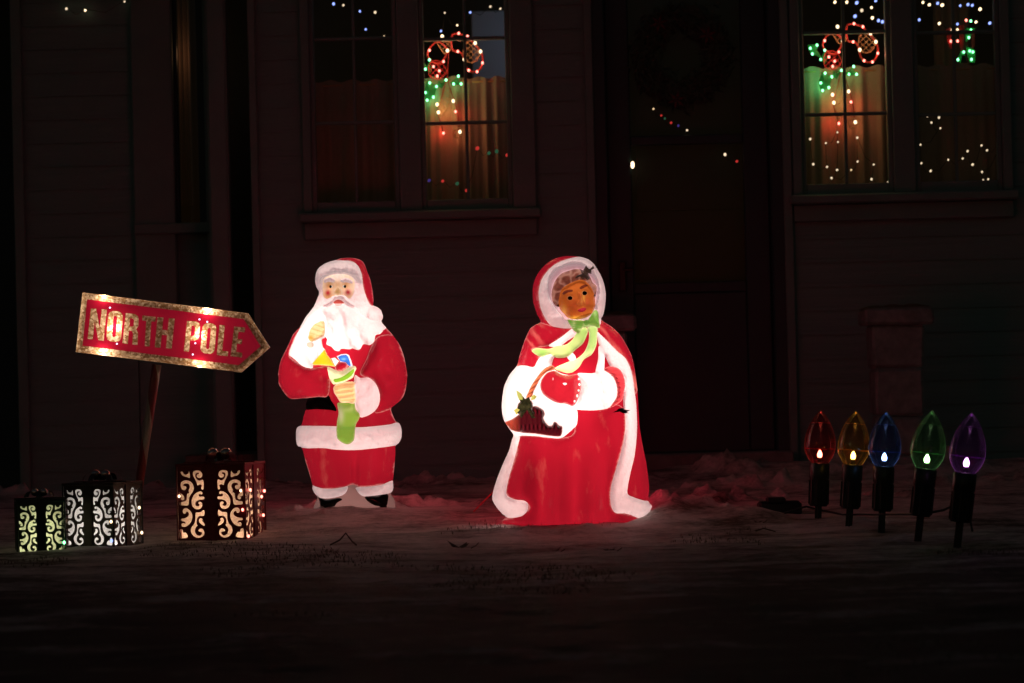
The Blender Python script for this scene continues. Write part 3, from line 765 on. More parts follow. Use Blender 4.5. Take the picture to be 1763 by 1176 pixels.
regs = [
    reg("coat", sil, RED, pr, fn=None),
    reg("snow_base", z2((375, 945), (480, 960), (640, 880), (720, 880), (860, 950), (975, 935), (1070, 1135), (900, 1170), (600, 1175), (320, 1150)), (0.30, 0.17, 0.15), pl, .01, .03),
    reg("boot", z2((405, 965), (470, 985), (570, 972), (600, 985), (560, 1010), (540, 1035), (495, 1045), (480, 1068), (435, 1058), (418, 1010)), BLK, op, .02, .02),
    reg("boot", z2((778, 962), (860, 955), (942, 948), (940, 1040), (915, 1092), (890, 1042), (850, 1030), (800, 1000)), BLK, op, .02, .02),
    reg("trousers", z2((268, 585), (450, 578), (700, 590), (998, 570), (990, 740), (980, 865), (900, 872), (740, 885), (680, 868), (600, 893), (480, 903), (355, 890), (330, 800), (300, 700)), RED, pr, .004, .03,
        fn=lambda p, d: -.018 * np.exp(-((p[:, 0] - z2((680, 0))[0][0]) / .012) ** 2) * np.clip((z2((0, 640))[0][1] - p[:, 1]) / .05, 0, 1)),
    reg("trouser_cuff", z2((350, 885), (400, 893), (480, 905), (600, 890), (640, 880), (645, 900), (620, 940), (560, 965), (480, 978), (420, 975), (375, 950), (352, 920)), WHT, pf, .014, .016, fn=fbump(.006, 60, 60)),
    reg("trouser_cuff", z2((710, 890), (800, 885), (900, 873), (975, 848), (984, 900), (972, 938), (900, 950), (820, 957), (760, 957), (730, 935), (712, 910)), WHT, pf, .014, .016, fn=fbump(.006, 60, 60)),
    reg("belt", z2((295, 203), (400, 193), (490, 183), (515, 220), (545, 265), (555, 302), (500, 295), (400, 290), (295, 290)), BLK, op, -.006, .012),
    reg("hem_trim", z2((240, 425), (400, 418), (560, 420), (720, 428), (850, 420), (960, 408), (1015, 396), (1045, 425), (1050, 470), (1045, 530), (1015, 568), (960, 578), (850, 590), (700, 603), (560, 600), (450, 588), (300, 592), (240, 582), (224, 550), (222, 470)), WHT, pf, .022, .022, fn=fbump(.016, 30, 36, 3, 3)),
    reg("sleeve", z1((285, 695), (240, 800), (200, 940), (290, 1010), (390, 1050), (530, 1035), (550, 1120)) + z2((490, 183), (400, 195), (195, 214), (150, 187), (108, 130), (86, 80), (84, 30)) + z1((106, 1000), (178, 850), (212, 770)), RED, pr, .03, .06, fn=fbump(.022, 12, 14, 2, 6)),
    reg("sleeve", z1((930, 800), (1060, 768), (1112, 840), (1168, 1000), (1186, 1100)) + z2((1090, 100), (1044, 222), (962, 290), (850, 315), (885, 190), (840, 70), (740, 20)) + z1((850, 980)), RED, pr, .03, .06, fn=fbump(.022, 12, 14, 2, 8)),
    reg("cuff", z1((232, 822), (255, 770), (300, 680), (356, 580), (480, 560), (520, 640), (515, 780), (482, 810), (490, 870), (512, 910), (460, 950), (412, 1015), (405, 1047), (360, 1047), (310, 1025), (270, 990), (230, 960), (197, 935), (205, 880)), WHT, pf, .02, .03, fn=fbump(.014, 30, 30, 3, 5)),
    reg("cuff", z2((700, 28), (740, 48), (800, 46), (848, 80), (878, 130), (890, 190), (882, 250), (852, 300), (800, 337), (745, 352), (725, 320), (710, 260), (700, 200), (692, 100)), WHT, pf, .02, .03, fn=fbump(.014, 30, 30, 3, 15)),
    reg("hair", z1((432, 400), (420, 455), (390, 525), (350, 580), (400, 640), (500, 660), (700, 700), (880, 680), (1000, 710), (985, 660), (970, 620), (905, 560), (905, 525), (880, 500), (850, 440), (820, 360), (815, 300), (750, 250), (650, 225), (540, 235), (470, 290)), WHT, pf, .0, .03, fn=fbump(.010, 70, 16, 3, 17)),
    reg("beard", z1((480, 560), (515, 640), (512, 780), (525, 810), (520, 850), (560, 870), (590, 900), (625, 907), (645, 888), (710, 892), (740, 884), (770, 895), (800, 890), (828, 850), (880, 856), (915, 825), (925, 775), (965, 760), (985, 730), (1005, 705), (960, 665), (900, 650), (820, 620), (740, 560), (650, 520), (560, 530)), WHT, pf, .032, .045, fn=fbump(.022, 60, 18, 3, 11)),
    reg("pompom", zf((1058, 842), (1120, 866), (1184, 918), (1218, 1000), (1220, 1060), (1200, 1116), (1100, 1118), (1010, 1092), (980, 1010), (990, 920), (1020, 868)), WHT, pf, .03, .035, fn=fbump(.006, 60, 60, 2, 2)),
    reg("hat", zf((395, 76), (500, 44), (620, 32), (740, 39), (845, 70), (896, 118), (940, 200), (1008, 390), (1038, 520), (1068, 760), (1060, 845), (1010, 830), (950, 700), (910, 560), (890, 450), (860, 300), (800, 190), (700, 110), (560, 92)), RED, pr, .012, .02),
    reg("hat_fur", zf((405, 82), (560, 90), (690, 105), (780, 150), (840, 230), (880, 350), (890, 480), (800, 450), (740, 380), (640, 335), (500, 325), (360, 345), (260, 390), (220, 430), (190, 560), (140, 622), (90, 552), (72, 440), (95, 308), (165, 206), (265, 134)), WHT, pf, .03, .025, fn=fbump(.022, 26, 40, 3, 4)),
    reg("face", zf((245, 410), (360, 352), (500, 332), (640, 342), (740, 400), (770, 480), (762, 600), (740, 680), (690, 740), (620, 700), (560, 680), (520, 690), (430, 690), (370, 720), (300, 742), (240, 700), (222, 620), (225, 500)), SKIN, pl, .010, .03,
        air=[(*cf(350, 520, 85), (.60, .27, .06), .9), (*cf(625, 515, 85), (.60, .27, .06), .85), (*cf(320, 690, 90), (.8, .42, .10), .8), (*cf(680, 700, 70), (.8, .5, .25), .6),
             (*cf(322, 645, 52), (.50, .01, .04), 1), (*cf(665, 640, 52), (.50, .01, .04), 1), (*cf(490, 490, 70), (.62, .34, .08), .85), (*cf(500, 370, 120), (.84, .74, .68), .7)],
        fn=lambda p, d: sum(.010 * np.exp(-(((p - np.array(face_px(a, b))) / .012) ** 2).sum(1)) for a, b in ((300, 640), (690, 635))) - sum(.008 * np.exp(-(((p - np.array(face_px(a, b))) / .009) ** 2).sum(1)) for a, b in ((362, 535), (612, 535)))),
]
FACE = len(regs) - 1
regs += [
    reg("moustache", zf((500, 690), (590, 690), (650, 750), (720, 800), (765, 830), (760, 882), (690, 872), (620, 842), (580, 772), (500, 745), (430, 770), (400, 832), (300, 872), (236, 852), (260, 828), (340, 770), (400, 700)), WHT, pf, .014, .014, up=FACE, fn=fbump(.004, 90, 40, 2, 8)),
    reg("nose", zf((490, 550), (520, 580), (552, 650), (530, 682), (495, 688), (450, 682), (428, 650), (455, 590)), (.84, .62, .36), pl, .022, .018, up=FACE, air=[(*cf(490, 630, 45), (.62, .34, .10), .8)]),
    reg("eyebrow", zf((246, 432), (310, 398), (380, 390), (444, 430), (420, 472), (340, 462), (268, 474)), WHT, pf, .010, .010, up=FACE),
    reg("eyebrow", zf((540, 430), (600, 400), (680, 410), (742, 460), (720, 492), (640, 472), (560, 472)), WHT, pf, .010, .010, up=FACE),
    reg("eye", ell(zf, (367, 541), 36, 24), (.62, .64, .58), pl, .003, .006, up=FACE, step=.002),
    reg("eye", ell(zf, (608, 541), 36, 24), (.62, .64, .58), pl, .003, .006, up=FACE, step=.002),
    reg("pupil", ell(zf, (366, 541), 21, 25), BLK, op, .001, .004, up=FACE, step=.002),
    reg("pupil", ell(zf, (613, 541), 21, 25), BLK, op, .001, .004, up=FACE, step=.002),
    reg("mouth", zf((418, 806), (445, 775), (500, 760), (555, 775), (594, 816), (545, 828), (480, 828), (435, 826)), (.40, .07, .055), pl, -.003, .008, up=FACE, step=.002),
    reg("lower_lip", zf((440, 836), (500, 838), (560, 836), (540, 856), (500, 864), (460, 858)), (.8, .42, .38), pl, .006, .006, up=FACE, step=.002),
    reg("hand", z1((372, 765), (388, 718), (428, 678), (492, 655), (508, 700), (502, 772), (462, 800), (422, 822), (390, 828), (368, 800)), (.66, .50, .25), pl, .014, .014,
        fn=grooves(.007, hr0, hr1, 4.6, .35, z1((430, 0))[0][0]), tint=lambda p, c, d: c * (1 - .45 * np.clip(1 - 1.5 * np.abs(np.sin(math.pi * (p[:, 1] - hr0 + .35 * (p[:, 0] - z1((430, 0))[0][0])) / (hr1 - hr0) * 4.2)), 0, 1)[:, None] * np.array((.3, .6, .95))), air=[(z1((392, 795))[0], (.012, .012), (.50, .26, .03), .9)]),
    reg("thumb", z1((360, 840), (395, 832), (415, 850), (405, 876), (378, 878), (358, 862)), (.55, .44, .34), pl, .008, .008),
    reg("stocking", z2((570, 240), (640, 236), (692, 234), (707, 290), (737, 330), (727, 370), (706, 410), (700, 490), (690, 530), (655, 557), (615, 552), (573, 522), (560, 480), (560, 400), (573, 320), (566, 270)), (.22, .42, .05), pl, .024, .02,
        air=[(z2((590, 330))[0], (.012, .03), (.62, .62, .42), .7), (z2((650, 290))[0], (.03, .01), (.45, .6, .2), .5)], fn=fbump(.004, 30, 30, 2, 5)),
]
STK = len(regs) - 1
regs += [
    reg("stocking_cuff", zs((278, 768), (340, 790), (380, 810), (480, 830), (590, 770), (660, 758), (688, 795), (662, 850), (640, 920), (540, 978), (400, 1022), (348, 1012), (308, 940), (288, 860)), (.66, .74, .42), pl, .022, .016, up=STK),
    reg("stocking_band", zs((370, 952), (480, 920), (600, 840), (652, 800), (657, 840), (620, 900), (540, 957), (440, 987), (388, 992)), (.20, .46, .03), pl, .004, .008, up=STK),
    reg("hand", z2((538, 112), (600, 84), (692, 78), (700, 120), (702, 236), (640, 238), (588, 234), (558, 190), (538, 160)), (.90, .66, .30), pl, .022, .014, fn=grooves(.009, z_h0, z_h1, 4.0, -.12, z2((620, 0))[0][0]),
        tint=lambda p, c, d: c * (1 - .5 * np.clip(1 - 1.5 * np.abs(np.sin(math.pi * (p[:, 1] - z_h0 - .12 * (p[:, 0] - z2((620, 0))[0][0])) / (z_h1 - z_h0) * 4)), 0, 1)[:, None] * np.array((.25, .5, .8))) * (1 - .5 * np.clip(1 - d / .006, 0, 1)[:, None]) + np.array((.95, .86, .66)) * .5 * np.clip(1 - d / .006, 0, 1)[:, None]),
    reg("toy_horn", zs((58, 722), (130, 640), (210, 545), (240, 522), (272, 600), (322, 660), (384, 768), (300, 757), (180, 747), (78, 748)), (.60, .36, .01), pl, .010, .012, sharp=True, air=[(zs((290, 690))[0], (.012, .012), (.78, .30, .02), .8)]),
    reg("toy_block", zs((330, 650), (380, 640), (440, 690), (400, 740), (385, 762)), (.86, .76, .60), pl, .008, .008, sharp=True),
    reg("toy_block", zs((408, 622), (470, 592), (545, 585), (584, 605), (614, 680), (640, 768), (590, 768), (560, 740), (530, 700), (460, 700)), (.62, .72, .80), pl, .012, .008, sharp=True),
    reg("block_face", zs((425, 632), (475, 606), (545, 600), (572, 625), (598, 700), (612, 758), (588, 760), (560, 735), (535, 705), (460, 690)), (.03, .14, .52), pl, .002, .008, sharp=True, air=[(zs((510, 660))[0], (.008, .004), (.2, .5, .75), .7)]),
    reg("toy_ball", zs((386, 802), (388, 760), (420, 720), (480, 698), (537, 714), (563, 755), (547, 787), (480, 822), (430, 832)), RED, pr, .018, .014),
]
for i, r in enumerate(regs):
    if r['name'] == 'block_face': r['up'] = i - 1
def fbox(z, a, b):
    (x0, z1_), (x1_, z0) = z(a)[0], z(b)[0]; return (x0, x1_, z0, z1_)
md, _, msil = relief(man, SY, sil, regs, .0065, .150, .13, fine=[fbox(zf, (200, 320), (800, 900)), fbox(z1, (350, 640), (520, 880)), fbox(z2, (520, 60), (720, 240))])
# back half of the shell, joined to the front along the mould seam
bregs = [reg("back_shell", sil, REDB, pr),
         reg("back_base", z2((375, 945), (640, 900), (975, 935), (1070, 1135), (900, 1170), (600, 1175), (320, 1150)), (.30, .17, .15), pl, .01, .03),
         reg("back_trim", regs[8]['poly'], WHT, pf, .02, .022), reg("back_fur", regs[17]['poly'], WHT, pf, .02, .02)]
relief(man, SY, sil, bregs, .016, .13, .13, sign=1, smooth=15)
# main lamp inside the shell, plus weaker ones added to even its glow
lp = lambda px, py, p, c=(1, .93, .84), r=.03, dy=.0: lamp("figure_lamp", P(px, py, SY + dy), p, c, r, man)
lp(574, 598, 2.6, dy=-.03); lp(604, 690, 0.35); lp(612, 775, 0.60, dy=-.03); lp(600, 505, 0.22)

# ------------------------------------------------------------------ hooded woman figure
MY = 11.35
m1 = zoomer(820, 420, 4.5235, MY); m2 = zoomer(820, 660, 4.2, MY); mh = zoomer(910, 440, 7.347, MY); mb = zoomer(855, 600, 6.78, MY)
silw = (m1((700, 95), (790, 98), (860, 115), (910, 150), (950, 210), (985, 280), (1005, 360), (1008, 420), (1000, 500), (985, 560), (975, 592), (1060, 650), (1120, 710), (1170, 790), (1205, 860), (1225, 930), (1240, 1020), (1253, 1120))
        + m2((1168, 100), (1180, 300), (1200, 430), (1230, 580), (1250, 740), (1246, 850), (1270, 885), (1262, 910), (1228, 985), (1205, 1035), (1170, 1100), (1050, 1135), (800, 1125), (500, 1100), (300, 1060), (190, 1010),
             (212, 965), (190, 945), (150, 900), (120, 850), (117, 810), (140, 720), (190, 590), (235, 490), (255, 420), (268, 372), (240, 330), (210, 285), (195, 250), (185, 190), (188, 110), (198, 40))
        + m1((225, 1090), (260, 1020), (300, 970), (320, 940), (335, 880), (360, 800), (385, 730), (420, 660), (460, 630), (500, 605), (470, 540), (445, 460), (438, 390), (445, 310), (480, 230), (540, 160), (610, 115)))
woman = empty("lit_yard_figure", P(990, 912, MY))
tag(woman, "glowing plastic figure of woman in red hooded cloak with green bow and basket", "yard figure", "glowing plastic yard figures")
hp = lambda x, y: mh((x, y))[0]
GRN = (.20, .48, .07); LGR = (.48, .68, .24); AMB = (.44, .115, .018); BRN = (.17, .055, .035); HOL = (.018, .018, .007)
def folds(amp, f, seed):
    return lambda p, d: amp * np.sin(p[:, 0] * f + 3 * fbm(p[:, 0] * 3, p[:, 1] * 2, 2, seed)) * np.clip(d / .03, 0, 1)
cape_tint = lambda p, c, d: c + (np.array((.75, .22, .17)) - c) * (np.clip(fbm(p[:, 0] * 26 + p[:, 1] * 22 + 40, p[:, 1] * 4 - p[:, 0] * 4 + 40, 3, 3) * 3.0 - .10, 0, .7))[:, None]
wregs = [
    reg("cloak", silw, RED, pr),
    reg("cape_shoulder", m1((575, 636), (690, 660), (740, 668), (640, 742), (560, 795), (470, 812), (430, 830), (490, 880), (440, 962), (318, 950), (332, 880), (357, 800), (382, 730), (416, 658), (460, 628), (500, 606)), RED, pr, .014, .03, fn=folds(.008, 60, 3), tint=cape_tint),
    reg("cape_shoulder", m1((935, 690), (965, 600), (985, 598), (1062, 648), (1123, 708), (1174, 790), (1210, 860), (1230, 930), (1245, 1020), (1258, 1120), (1232, 1170), (1215, 1050), (1190, 960), (1150, 890), (1090, 840), (1010, 760)), RED, pr, .01, .03, tint=cape_tint),
    reg("dress_skirt", m2((310, 380), (600, 387), (700, 350), (718, 190), (900, 185), (1000, 150), (1062, 200), (1065, 360), (1010, 580), (965, 740), (960, 820), (985, 912), (1080, 932), (1215, 980), (1170, 1105), (1050, 1140), (500, 1105), (185, 1012), (300, 950), (372, 905), (370, 860), (280, 832), (218, 790), (235, 680), (290, 500)), RED, pr, .012, .05,
        fn=lambda p, d: (.030 * np.sin(p[:, 0] * 48 + .8 + 2 * fbm(p[:, 0] * 3, p[:, 1] * 2, 2, 5)) * np.clip((P(0, 760, MY).z - p[:, 1]) / .30, 0, 1) + .006 * np.sin(p[:, 0] * 40)) * np.clip(d / .03, 0, 1)),
    reg("left_trim", m2((262, 372), (316, 366), (300, 450), (270, 560), (235, 680), (218, 770), (225, 810), (280, 830), (340, 835), (372, 860), (367, 910), (320, 952), (220, 968), (188, 947), (148, 902), (117, 850), (113, 810), (137, 720), (187, 590), (232, 490), (252, 420)), WHT, pf, .014, .02),
    reg("right_trim", m1((935, 692), (960, 708), (1010, 758), (1090, 838), (1150, 888), (1192, 960), (1217, 1050), (1232, 1170)) + m2((1150, 120), (1160, 250), (1155, 380), (1135, 520), (1105, 640), (1085, 740), (1085, 790), (1130, 815), (1200, 840), (1245, 853), (1272, 885), (1244, 950), (1226, 980), (1150, 960), (1080, 930), (1000, 925), (975, 890), (960, 820), (965, 740), (985, 660), (1010, 580), (1045, 460), (1065, 360), (1070, 250), (1060, 190), (1055, 130))
        + m1((1148, 1100), (1145, 1040), (1110, 985), (1060, 960), (1030, 950), (1000, 890), (960, 820), (940, 760)), WHT, pf, .014, .02),
    reg("bodice_trim", m1((945, 800), (980, 830), (990, 870), (985, 980), (960, 1002), (920, 1000), (940, 900)), WHT, pl, .006, .012),
    reg("collar_trim", m1((560, 795), (650, 735), (750, 660), (800, 690), (700, 762), (640, 802)), WHT, pl, .006, .012),
    reg("bodice_trim", m1((700, 880), (740, 850), (770, 890), (740, 922)), WHT, pl, .004, .01),
    reg("sleeve", mb((58, 700), (68, 560), (98, 440), (128, 340), (188, 260), (258, 205), (340, 203), (430, 220), (460, 170), (500, 110), (560, 85), (620, 70), (672, 90), (650, 140), (640, 200), (660, 240), (740, 290), (820, 310), (900, 330), (940, 500), (900, 660), (930, 720), (936, 800), (924, 882), (880, 932), (800, 1002), (730, 1038), (600, 1032), (450, 1012), (300, 997), (200, 977), (148, 930), (97, 866), (62, 800)), WHT, pf, .035, .06, fn=fbump(.008, 14, 10, 2, 4)),
    reg("muff", mb((940, 290), (1100, 290), (1180, 265), (1240, 258), (1310, 300), (1360, 370), (1387, 450), (1387, 540), (1352, 610), (1302, 682), (1220, 707), (1100, 717), (960, 712), (880, 692), (900, 640), (950, 560), (975, 450), (960, 350)), WHT, pf, .035, .05),
    reg("lace_cuff", mb((1238, 248), (1300, 212), (1382, 222), (1444, 268), (1479, 350), (1489, 430), (1469, 530), (1447, 602), (1380, 652), (1300, 692), (1360, 610), (1390, 540), (1390, 450), (1360, 360), (1310, 300)), (.56, .05, .06), pl, .014, .014, fn=lambda p, d: .004 * np.sin(p[:, 1] * 380) * np.clip(d / .005, 0, 1)),
    reg("glove", mb((540, 330), (590, 280), (670, 262), (740, 298), (820, 313), (890, 303), (930, 298), (962, 350), (978, 430), (963, 520), (933, 602), (882, 668), (800, 642), (700, 632), (600, 582), (530, 522), (503, 450), (513, 380)), (.30, .009, .018), pr, .03, .03, fn=fbump(.010, 30, 30, 2, 14)),
    reg("glove_glint", mb((760, 405), (795, 398), (808, 415), (785, 428)), WHT, pl, .002, .004, step=.003), reg("glove_glint", ell(mb, (650, 355), 8, 16, 8), (.8, .3, .3), pl, .002, .004, step=.003),  # highlights on the glove painted as pale spots
    reg("cuff_glint", ell(mb, (950, 355), 11, 14, 8), WHT, pl, .003, .004, step=.003), reg("cuff_glint", ell(mb, (956, 420), 11, 16, 8), WHT, pl, .003, .004, step=.003), reg("cuff_glint", ell(mb, (946, 487), 11, 14, 8), WHT, pl, .003, .004, step=.003),  # specular dots along the glove cuff, painted in as pale ellipses
    reg("cuff_glint", ell(mb, (930, 550), 12, 18, 8), WHT, pl, .003, .004, step=.003), reg("cuff_glint", ell(mb, (900, 612), 11, 14, 8), WHT, pl, .003, .004, step=.003),
    reg("basket_handle", mb((342, 572), (368, 500), (408, 420), (468, 330), (538, 248), (600, 208), (652, 203), (674, 237), (640, 257), (582, 277), (522, 332), (472, 412), (432, 492), (402, 562)), (.52, .13, .05), pl, .012, .010,
        tint=lambda p, c, d: c * (0.45 + .75 * (np.sin((p[:, 0] * .55 - p[:, 1]) * 420) > -.1))[:, None], fn=lambda p, d: .003 * np.sin((p[:, 0] * .55 - p[:, 1]) * 420)),
    reg("basket", mb((98, 862), (180, 820), (250, 770), (290, 730), (400, 680), (450, 668), (532, 708), (557, 760), (540, 800), (560, 850), (600, 892), (640, 890), (660, 850), (690, 855), (720, 890), (757, 905), (750, 990), (720, 1017), (600, 1007), (450, 987), (300, 977), (180, 952), (138, 912)), (.055, .004, .007), pl, .022, .02,
        tint=lambda p, c, d: c * (0.8 + .7 * np.sin(p[:, 0] * 420) * np.clip(np.sin(p[:, 1] * 110 + 1), 0, 1))[:, None] + np.array((.35, .05, .02)) * np.clip((mb((260, 0))[0][0] - p[:, 0]) / .05, 0, 1)[:, None], fn=lambda p, d: .003 * np.sin(p[:, 0] * 330) * np.clip(d / .006, 0, 1)),
]
BSK = len(wregs) - 1
def star(z, c, r0, r1, n, ph=0.0, jit=.25):
    out = []
    for i in range(2 * n):
        r = (r1 if i % 2 == 0 else r0) * random.uniform(1 - jit, 1 + jit); a = ph + math.pi * i / n
        out.append((c[0] + r * math.cos(a), c[1] + r * math.sin(a)))
    return z(*out)
wregs += [
    reg("holly_leaf", mb((230, 488), (262, 505), (292, 532), (310, 590), (262, 600), (240, 545)), (.30, .34, .08), pl, .006, .008, up=BSK, sharp=True),
    reg("holly_leaf", mb((400, 562), (430, 535), (466, 556), (440, 590), (400, 600)), (.30, .34, .08), pl, .006, .008, up=BSK, sharp=True),
    reg("holly_leaf", mb((202, 716), (240, 690), (280, 700), (262, 745), (228, 765)), (.36, .36, .08), pl, .006, .008, up=BSK, sharp=True),
    reg("holly_spray", mb((300, 545), (330, 585), (372, 560), (392, 600), (412, 628), (420, 668), (405, 690), (445, 742), (432, 778), (452, 800), (405, 808), (392, 775), (372, 745), (352, 712), (322, 748), (300, 790), (288, 805), (262, 770), (240, 742), (268, 712), (240, 690), (252, 640), (275, 618), (268, 592), (302, 598)), HOL, pl, .016, .012, up=BSK, sharp=True, fn=fbump(.010, 90, 90, 2, 9), tint=lambda p, c, d: c * (.4 + 2.6 * np.clip(fbm(p[:, 0] * 90, p[:, 1] * 90, 2, 9) + .3, 0, 1))[:, None]),
    reg("holly_spray", mb((1338, 742), (1380, 720), (1412, 696), (1462, 690), (1480, 710), (1548, 716), (1502, 738), (1535, 752), (1462, 752), (1420, 732), (1380, 738)), (.03, .008, .008), op, .006, .006, sharp=True),
    reg("hood", m1((796, 95), (788, 112), (700, 125), (620, 160), (560, 210), (510, 280), (487, 360), (487, 420), (500, 500), (530, 570), (575, 637), (495, 612), (464, 542), (438, 462), (430, 390), (438, 308), (474, 226), (536, 154), (608, 108), (700, 88)), RED, pr, .02, .03),
    reg("hood_fur", m1((790, 102), (862, 110), (914, 146), (955, 206), (990, 278), (1011, 360), (1014, 420), (1006, 502), (990, 562), (972, 594), (940, 640), (720, 662), (640, 657), (575, 637), (530, 570), (500, 500), (487, 420), (487, 360), (510, 280), (560, 210), (620, 160), (700, 125)), WHT, pf, .035, .022, fn=fbump(.016, 22, 22, 2, 7)),
    reg("hood_lining", mh((262, 300), (340, 205), (450, 145), (560, 122), (660, 128), (740, 172), (800, 240), (858, 330), (888, 430), (880, 540), (845, 640), (835, 720), (490, 830), (400, 760), (305, 640), (252, 520), (244, 400)), (.60, .42, .45), pl, -.05, .03),
]
LIN = len(wregs) - 1
wregs += [
    reg("hair", mh((288, 470), (328, 340), (400, 250), (500, 205), (600, 183), (680, 208), (760, 270), (802, 350), (852, 400), (842, 505), (820, 540), (760, 440), (640, 360), (500, 420), (410, 470), (392, 560), (372, 625), (340, 652), (300, 600), (288, 540)), BRN, pl, .035, .03, up=LIN,
        tint=lambda p, c, d: c + (np.array((.42, .22, .16)) - c) * np.clip(1 - np.abs(fbm(p[:, 0] * 34 + 5, p[:, 1] * 34 + 5, 2, 3)) * 9, 0, .85)[:, None], fn=fbump(.018, 42, 42, 2, 13)),
    reg("face", mh((396, 470), (420, 430), (470, 392), (570, 342), (650, 322), (730, 352), (790, 430), (825, 520), (832, 640), (802, 722), (762, 764), (700, 802), (600, 818), (500, 802), (438, 742), (388, 682), (372, 600), (386, 520)), AMB, pl, .045, .04, up=LIN,
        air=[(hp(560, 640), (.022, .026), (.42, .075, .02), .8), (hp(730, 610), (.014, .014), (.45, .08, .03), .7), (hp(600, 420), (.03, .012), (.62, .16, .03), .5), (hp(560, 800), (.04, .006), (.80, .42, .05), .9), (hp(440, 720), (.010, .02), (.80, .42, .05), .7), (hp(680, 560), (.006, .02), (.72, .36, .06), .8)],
        fn=lambda p, d: -sum(.008 * np.exp(-(((p - np.array(hp(a, b))) / .010) ** 2).sum(1)) for a, b in ((512, 550), (695, 492))) + sum(.008 * np.exp(-(((p - np.array(hp(a, b))) / .014) ** 2).sum(1)) for a, b in ((500, 660), (745, 620)))),
]
FC = len(wregs) - 1
wregs += [
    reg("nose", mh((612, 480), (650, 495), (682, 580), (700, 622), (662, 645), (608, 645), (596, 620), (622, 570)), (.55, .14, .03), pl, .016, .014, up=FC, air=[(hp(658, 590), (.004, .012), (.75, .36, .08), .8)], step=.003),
    reg("eye", ell(mh, (512, 553), 38, 29), (.48, .20, .07), pl, .002, .006, up=FC, step=.002), reg("eye", ell(mh, (695, 492), 38, 31), (.48, .20, .07), pl, .002, .006, up=FC, step=.002),
    reg("pupil", ell(mh, (514, 555), 30, 24), (.02, .006, .004), op, .001, .006, up=FC, step=.002), reg("pupil", ell(mh, (697, 492), 30, 26), (.02, .006, .004), op, .001, .006, up=FC, step=.002),
    reg("eyebrow", mh((420, 488), (470, 454), (540, 450), (542, 474), (485, 486), (436, 512)), (.15, .03, .014), pl, .003, .004, up=FC, step=.003),
    reg("eyebrow", mh((634, 422), (690, 385), (740, 391), (707, 416), (650, 442)), (.15, .03, .014), pl, .003, .004, up=FC, step=.003),
    reg("mouth", mh((608, 708), (650, 680), (700, 673), (718, 690), (692, 717), (650, 728)), (.36, .022, .04), pl, .005, .006, up=FC, step=.003),
    reg("earring", ell(mh, (367, 648), 13, 14, 8), (.02, .005, .005), op, .004, .005, up=FC, step=.003), reg("earring", ell(mh, (828, 515), 13, 15, 8), (.02, .005, .005), op, .004, .005, up=FC, step=.003),
    reg("holly_spray", mh((636, 180), (682, 200), (718, 140), (736, 182), (768, 186), (812, 136), (826, 172), (782, 196), (786, 244), (745, 236), (774, 298), (734, 325), (704, 300), (672, 322), (640, 284), (575, 308), (600, 270), (660, 250), (655, 218)), (.05, .03, .022), pl, .014, .008, sharp=True, step=.003, fn=fbump(.006, 120, 120, 2, 3)),
    reg("bow_tail", m1((780, 690), (840, 650), (862, 680), (852, 720), (822, 780), (762, 832), (700, 882), (620, 888), (570, 862), (510, 882), (458, 862), (430, 832), (470, 813), (560, 820), (620, 798), (690, 788), (740, 750)), LGR, pl, .014, .012, tint=lambda p, c, d: c + (np.array(GRN) - c) * (np.clip(fbm(p[:, 0] * 26, p[:, 1] * 26, 2, 6) * 2 + .35, 0, .8) * np.clip(d / .006, .3, 1))[:, None]),
    reg("bow_tail", m1((860, 650), (932, 650), (934, 720), (928, 790), (892, 862), (832, 902), (792, 962), (740, 1002), (680, 1002), (608, 970), (690, 928), (770, 898), (830, 848), (865, 770), (870, 700)), (.56, .76, .32), pl, .014, .012, tint=lambda p, c, d: c + (np.array(GRN) - c) * (np.clip((p[:, 1] - m1((0, 880))[0][1]) / .04, 0, .6) * np.clip(d / .006, .3, 1))[:, None]),
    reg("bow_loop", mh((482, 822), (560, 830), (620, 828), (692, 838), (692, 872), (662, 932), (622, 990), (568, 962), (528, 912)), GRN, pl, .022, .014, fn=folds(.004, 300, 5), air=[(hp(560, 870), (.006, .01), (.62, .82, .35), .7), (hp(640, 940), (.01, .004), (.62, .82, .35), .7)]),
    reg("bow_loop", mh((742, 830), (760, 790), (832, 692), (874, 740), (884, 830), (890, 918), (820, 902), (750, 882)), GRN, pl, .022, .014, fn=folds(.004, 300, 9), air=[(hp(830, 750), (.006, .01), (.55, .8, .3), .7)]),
    reg("bow_knot", mh((688, 835), (745, 823), (758, 870), (712, 892), (688, 872)), (.16, .40, .06), pl, .026, .010),
]
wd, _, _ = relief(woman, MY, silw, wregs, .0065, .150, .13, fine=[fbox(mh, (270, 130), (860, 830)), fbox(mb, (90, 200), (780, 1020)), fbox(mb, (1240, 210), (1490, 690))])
wb = [reg("back_shell", silw, REDB, pr), reg("back_fur", wregs[25]['poly'] if wregs[25]['name'] == 'hood_fur' else wregs[24]['poly'], WHT, pf, .01, .02)]
relief(woman, MY, silw, wb[:1], .018, .13, .13, sign=1, smooth=15)
lw_ = lambda px, py, p, dy=0: lamp("figure_lamp", P(px, py, MY + dy), p, (1, .93, .84), .03, woman)
lw_(975, 668, 3.6, -.02); lw_(925, 710, .9); lw_(1010, 770, .6, -.02); lw_(985, 835, .6); lw_(985, 545, .34)  # main lamp first, the others added to spread its glow
# guy line and stake behind her
gs = tag(obj("guy_stake", tube([P(850, 846, 11.75), P(815, 881, 11.75)], .0035, 6), pbr("red_rod", (.5, .05, .06), .4)), "thin red rod leaning against the cloak of the hooded figure", "stake")

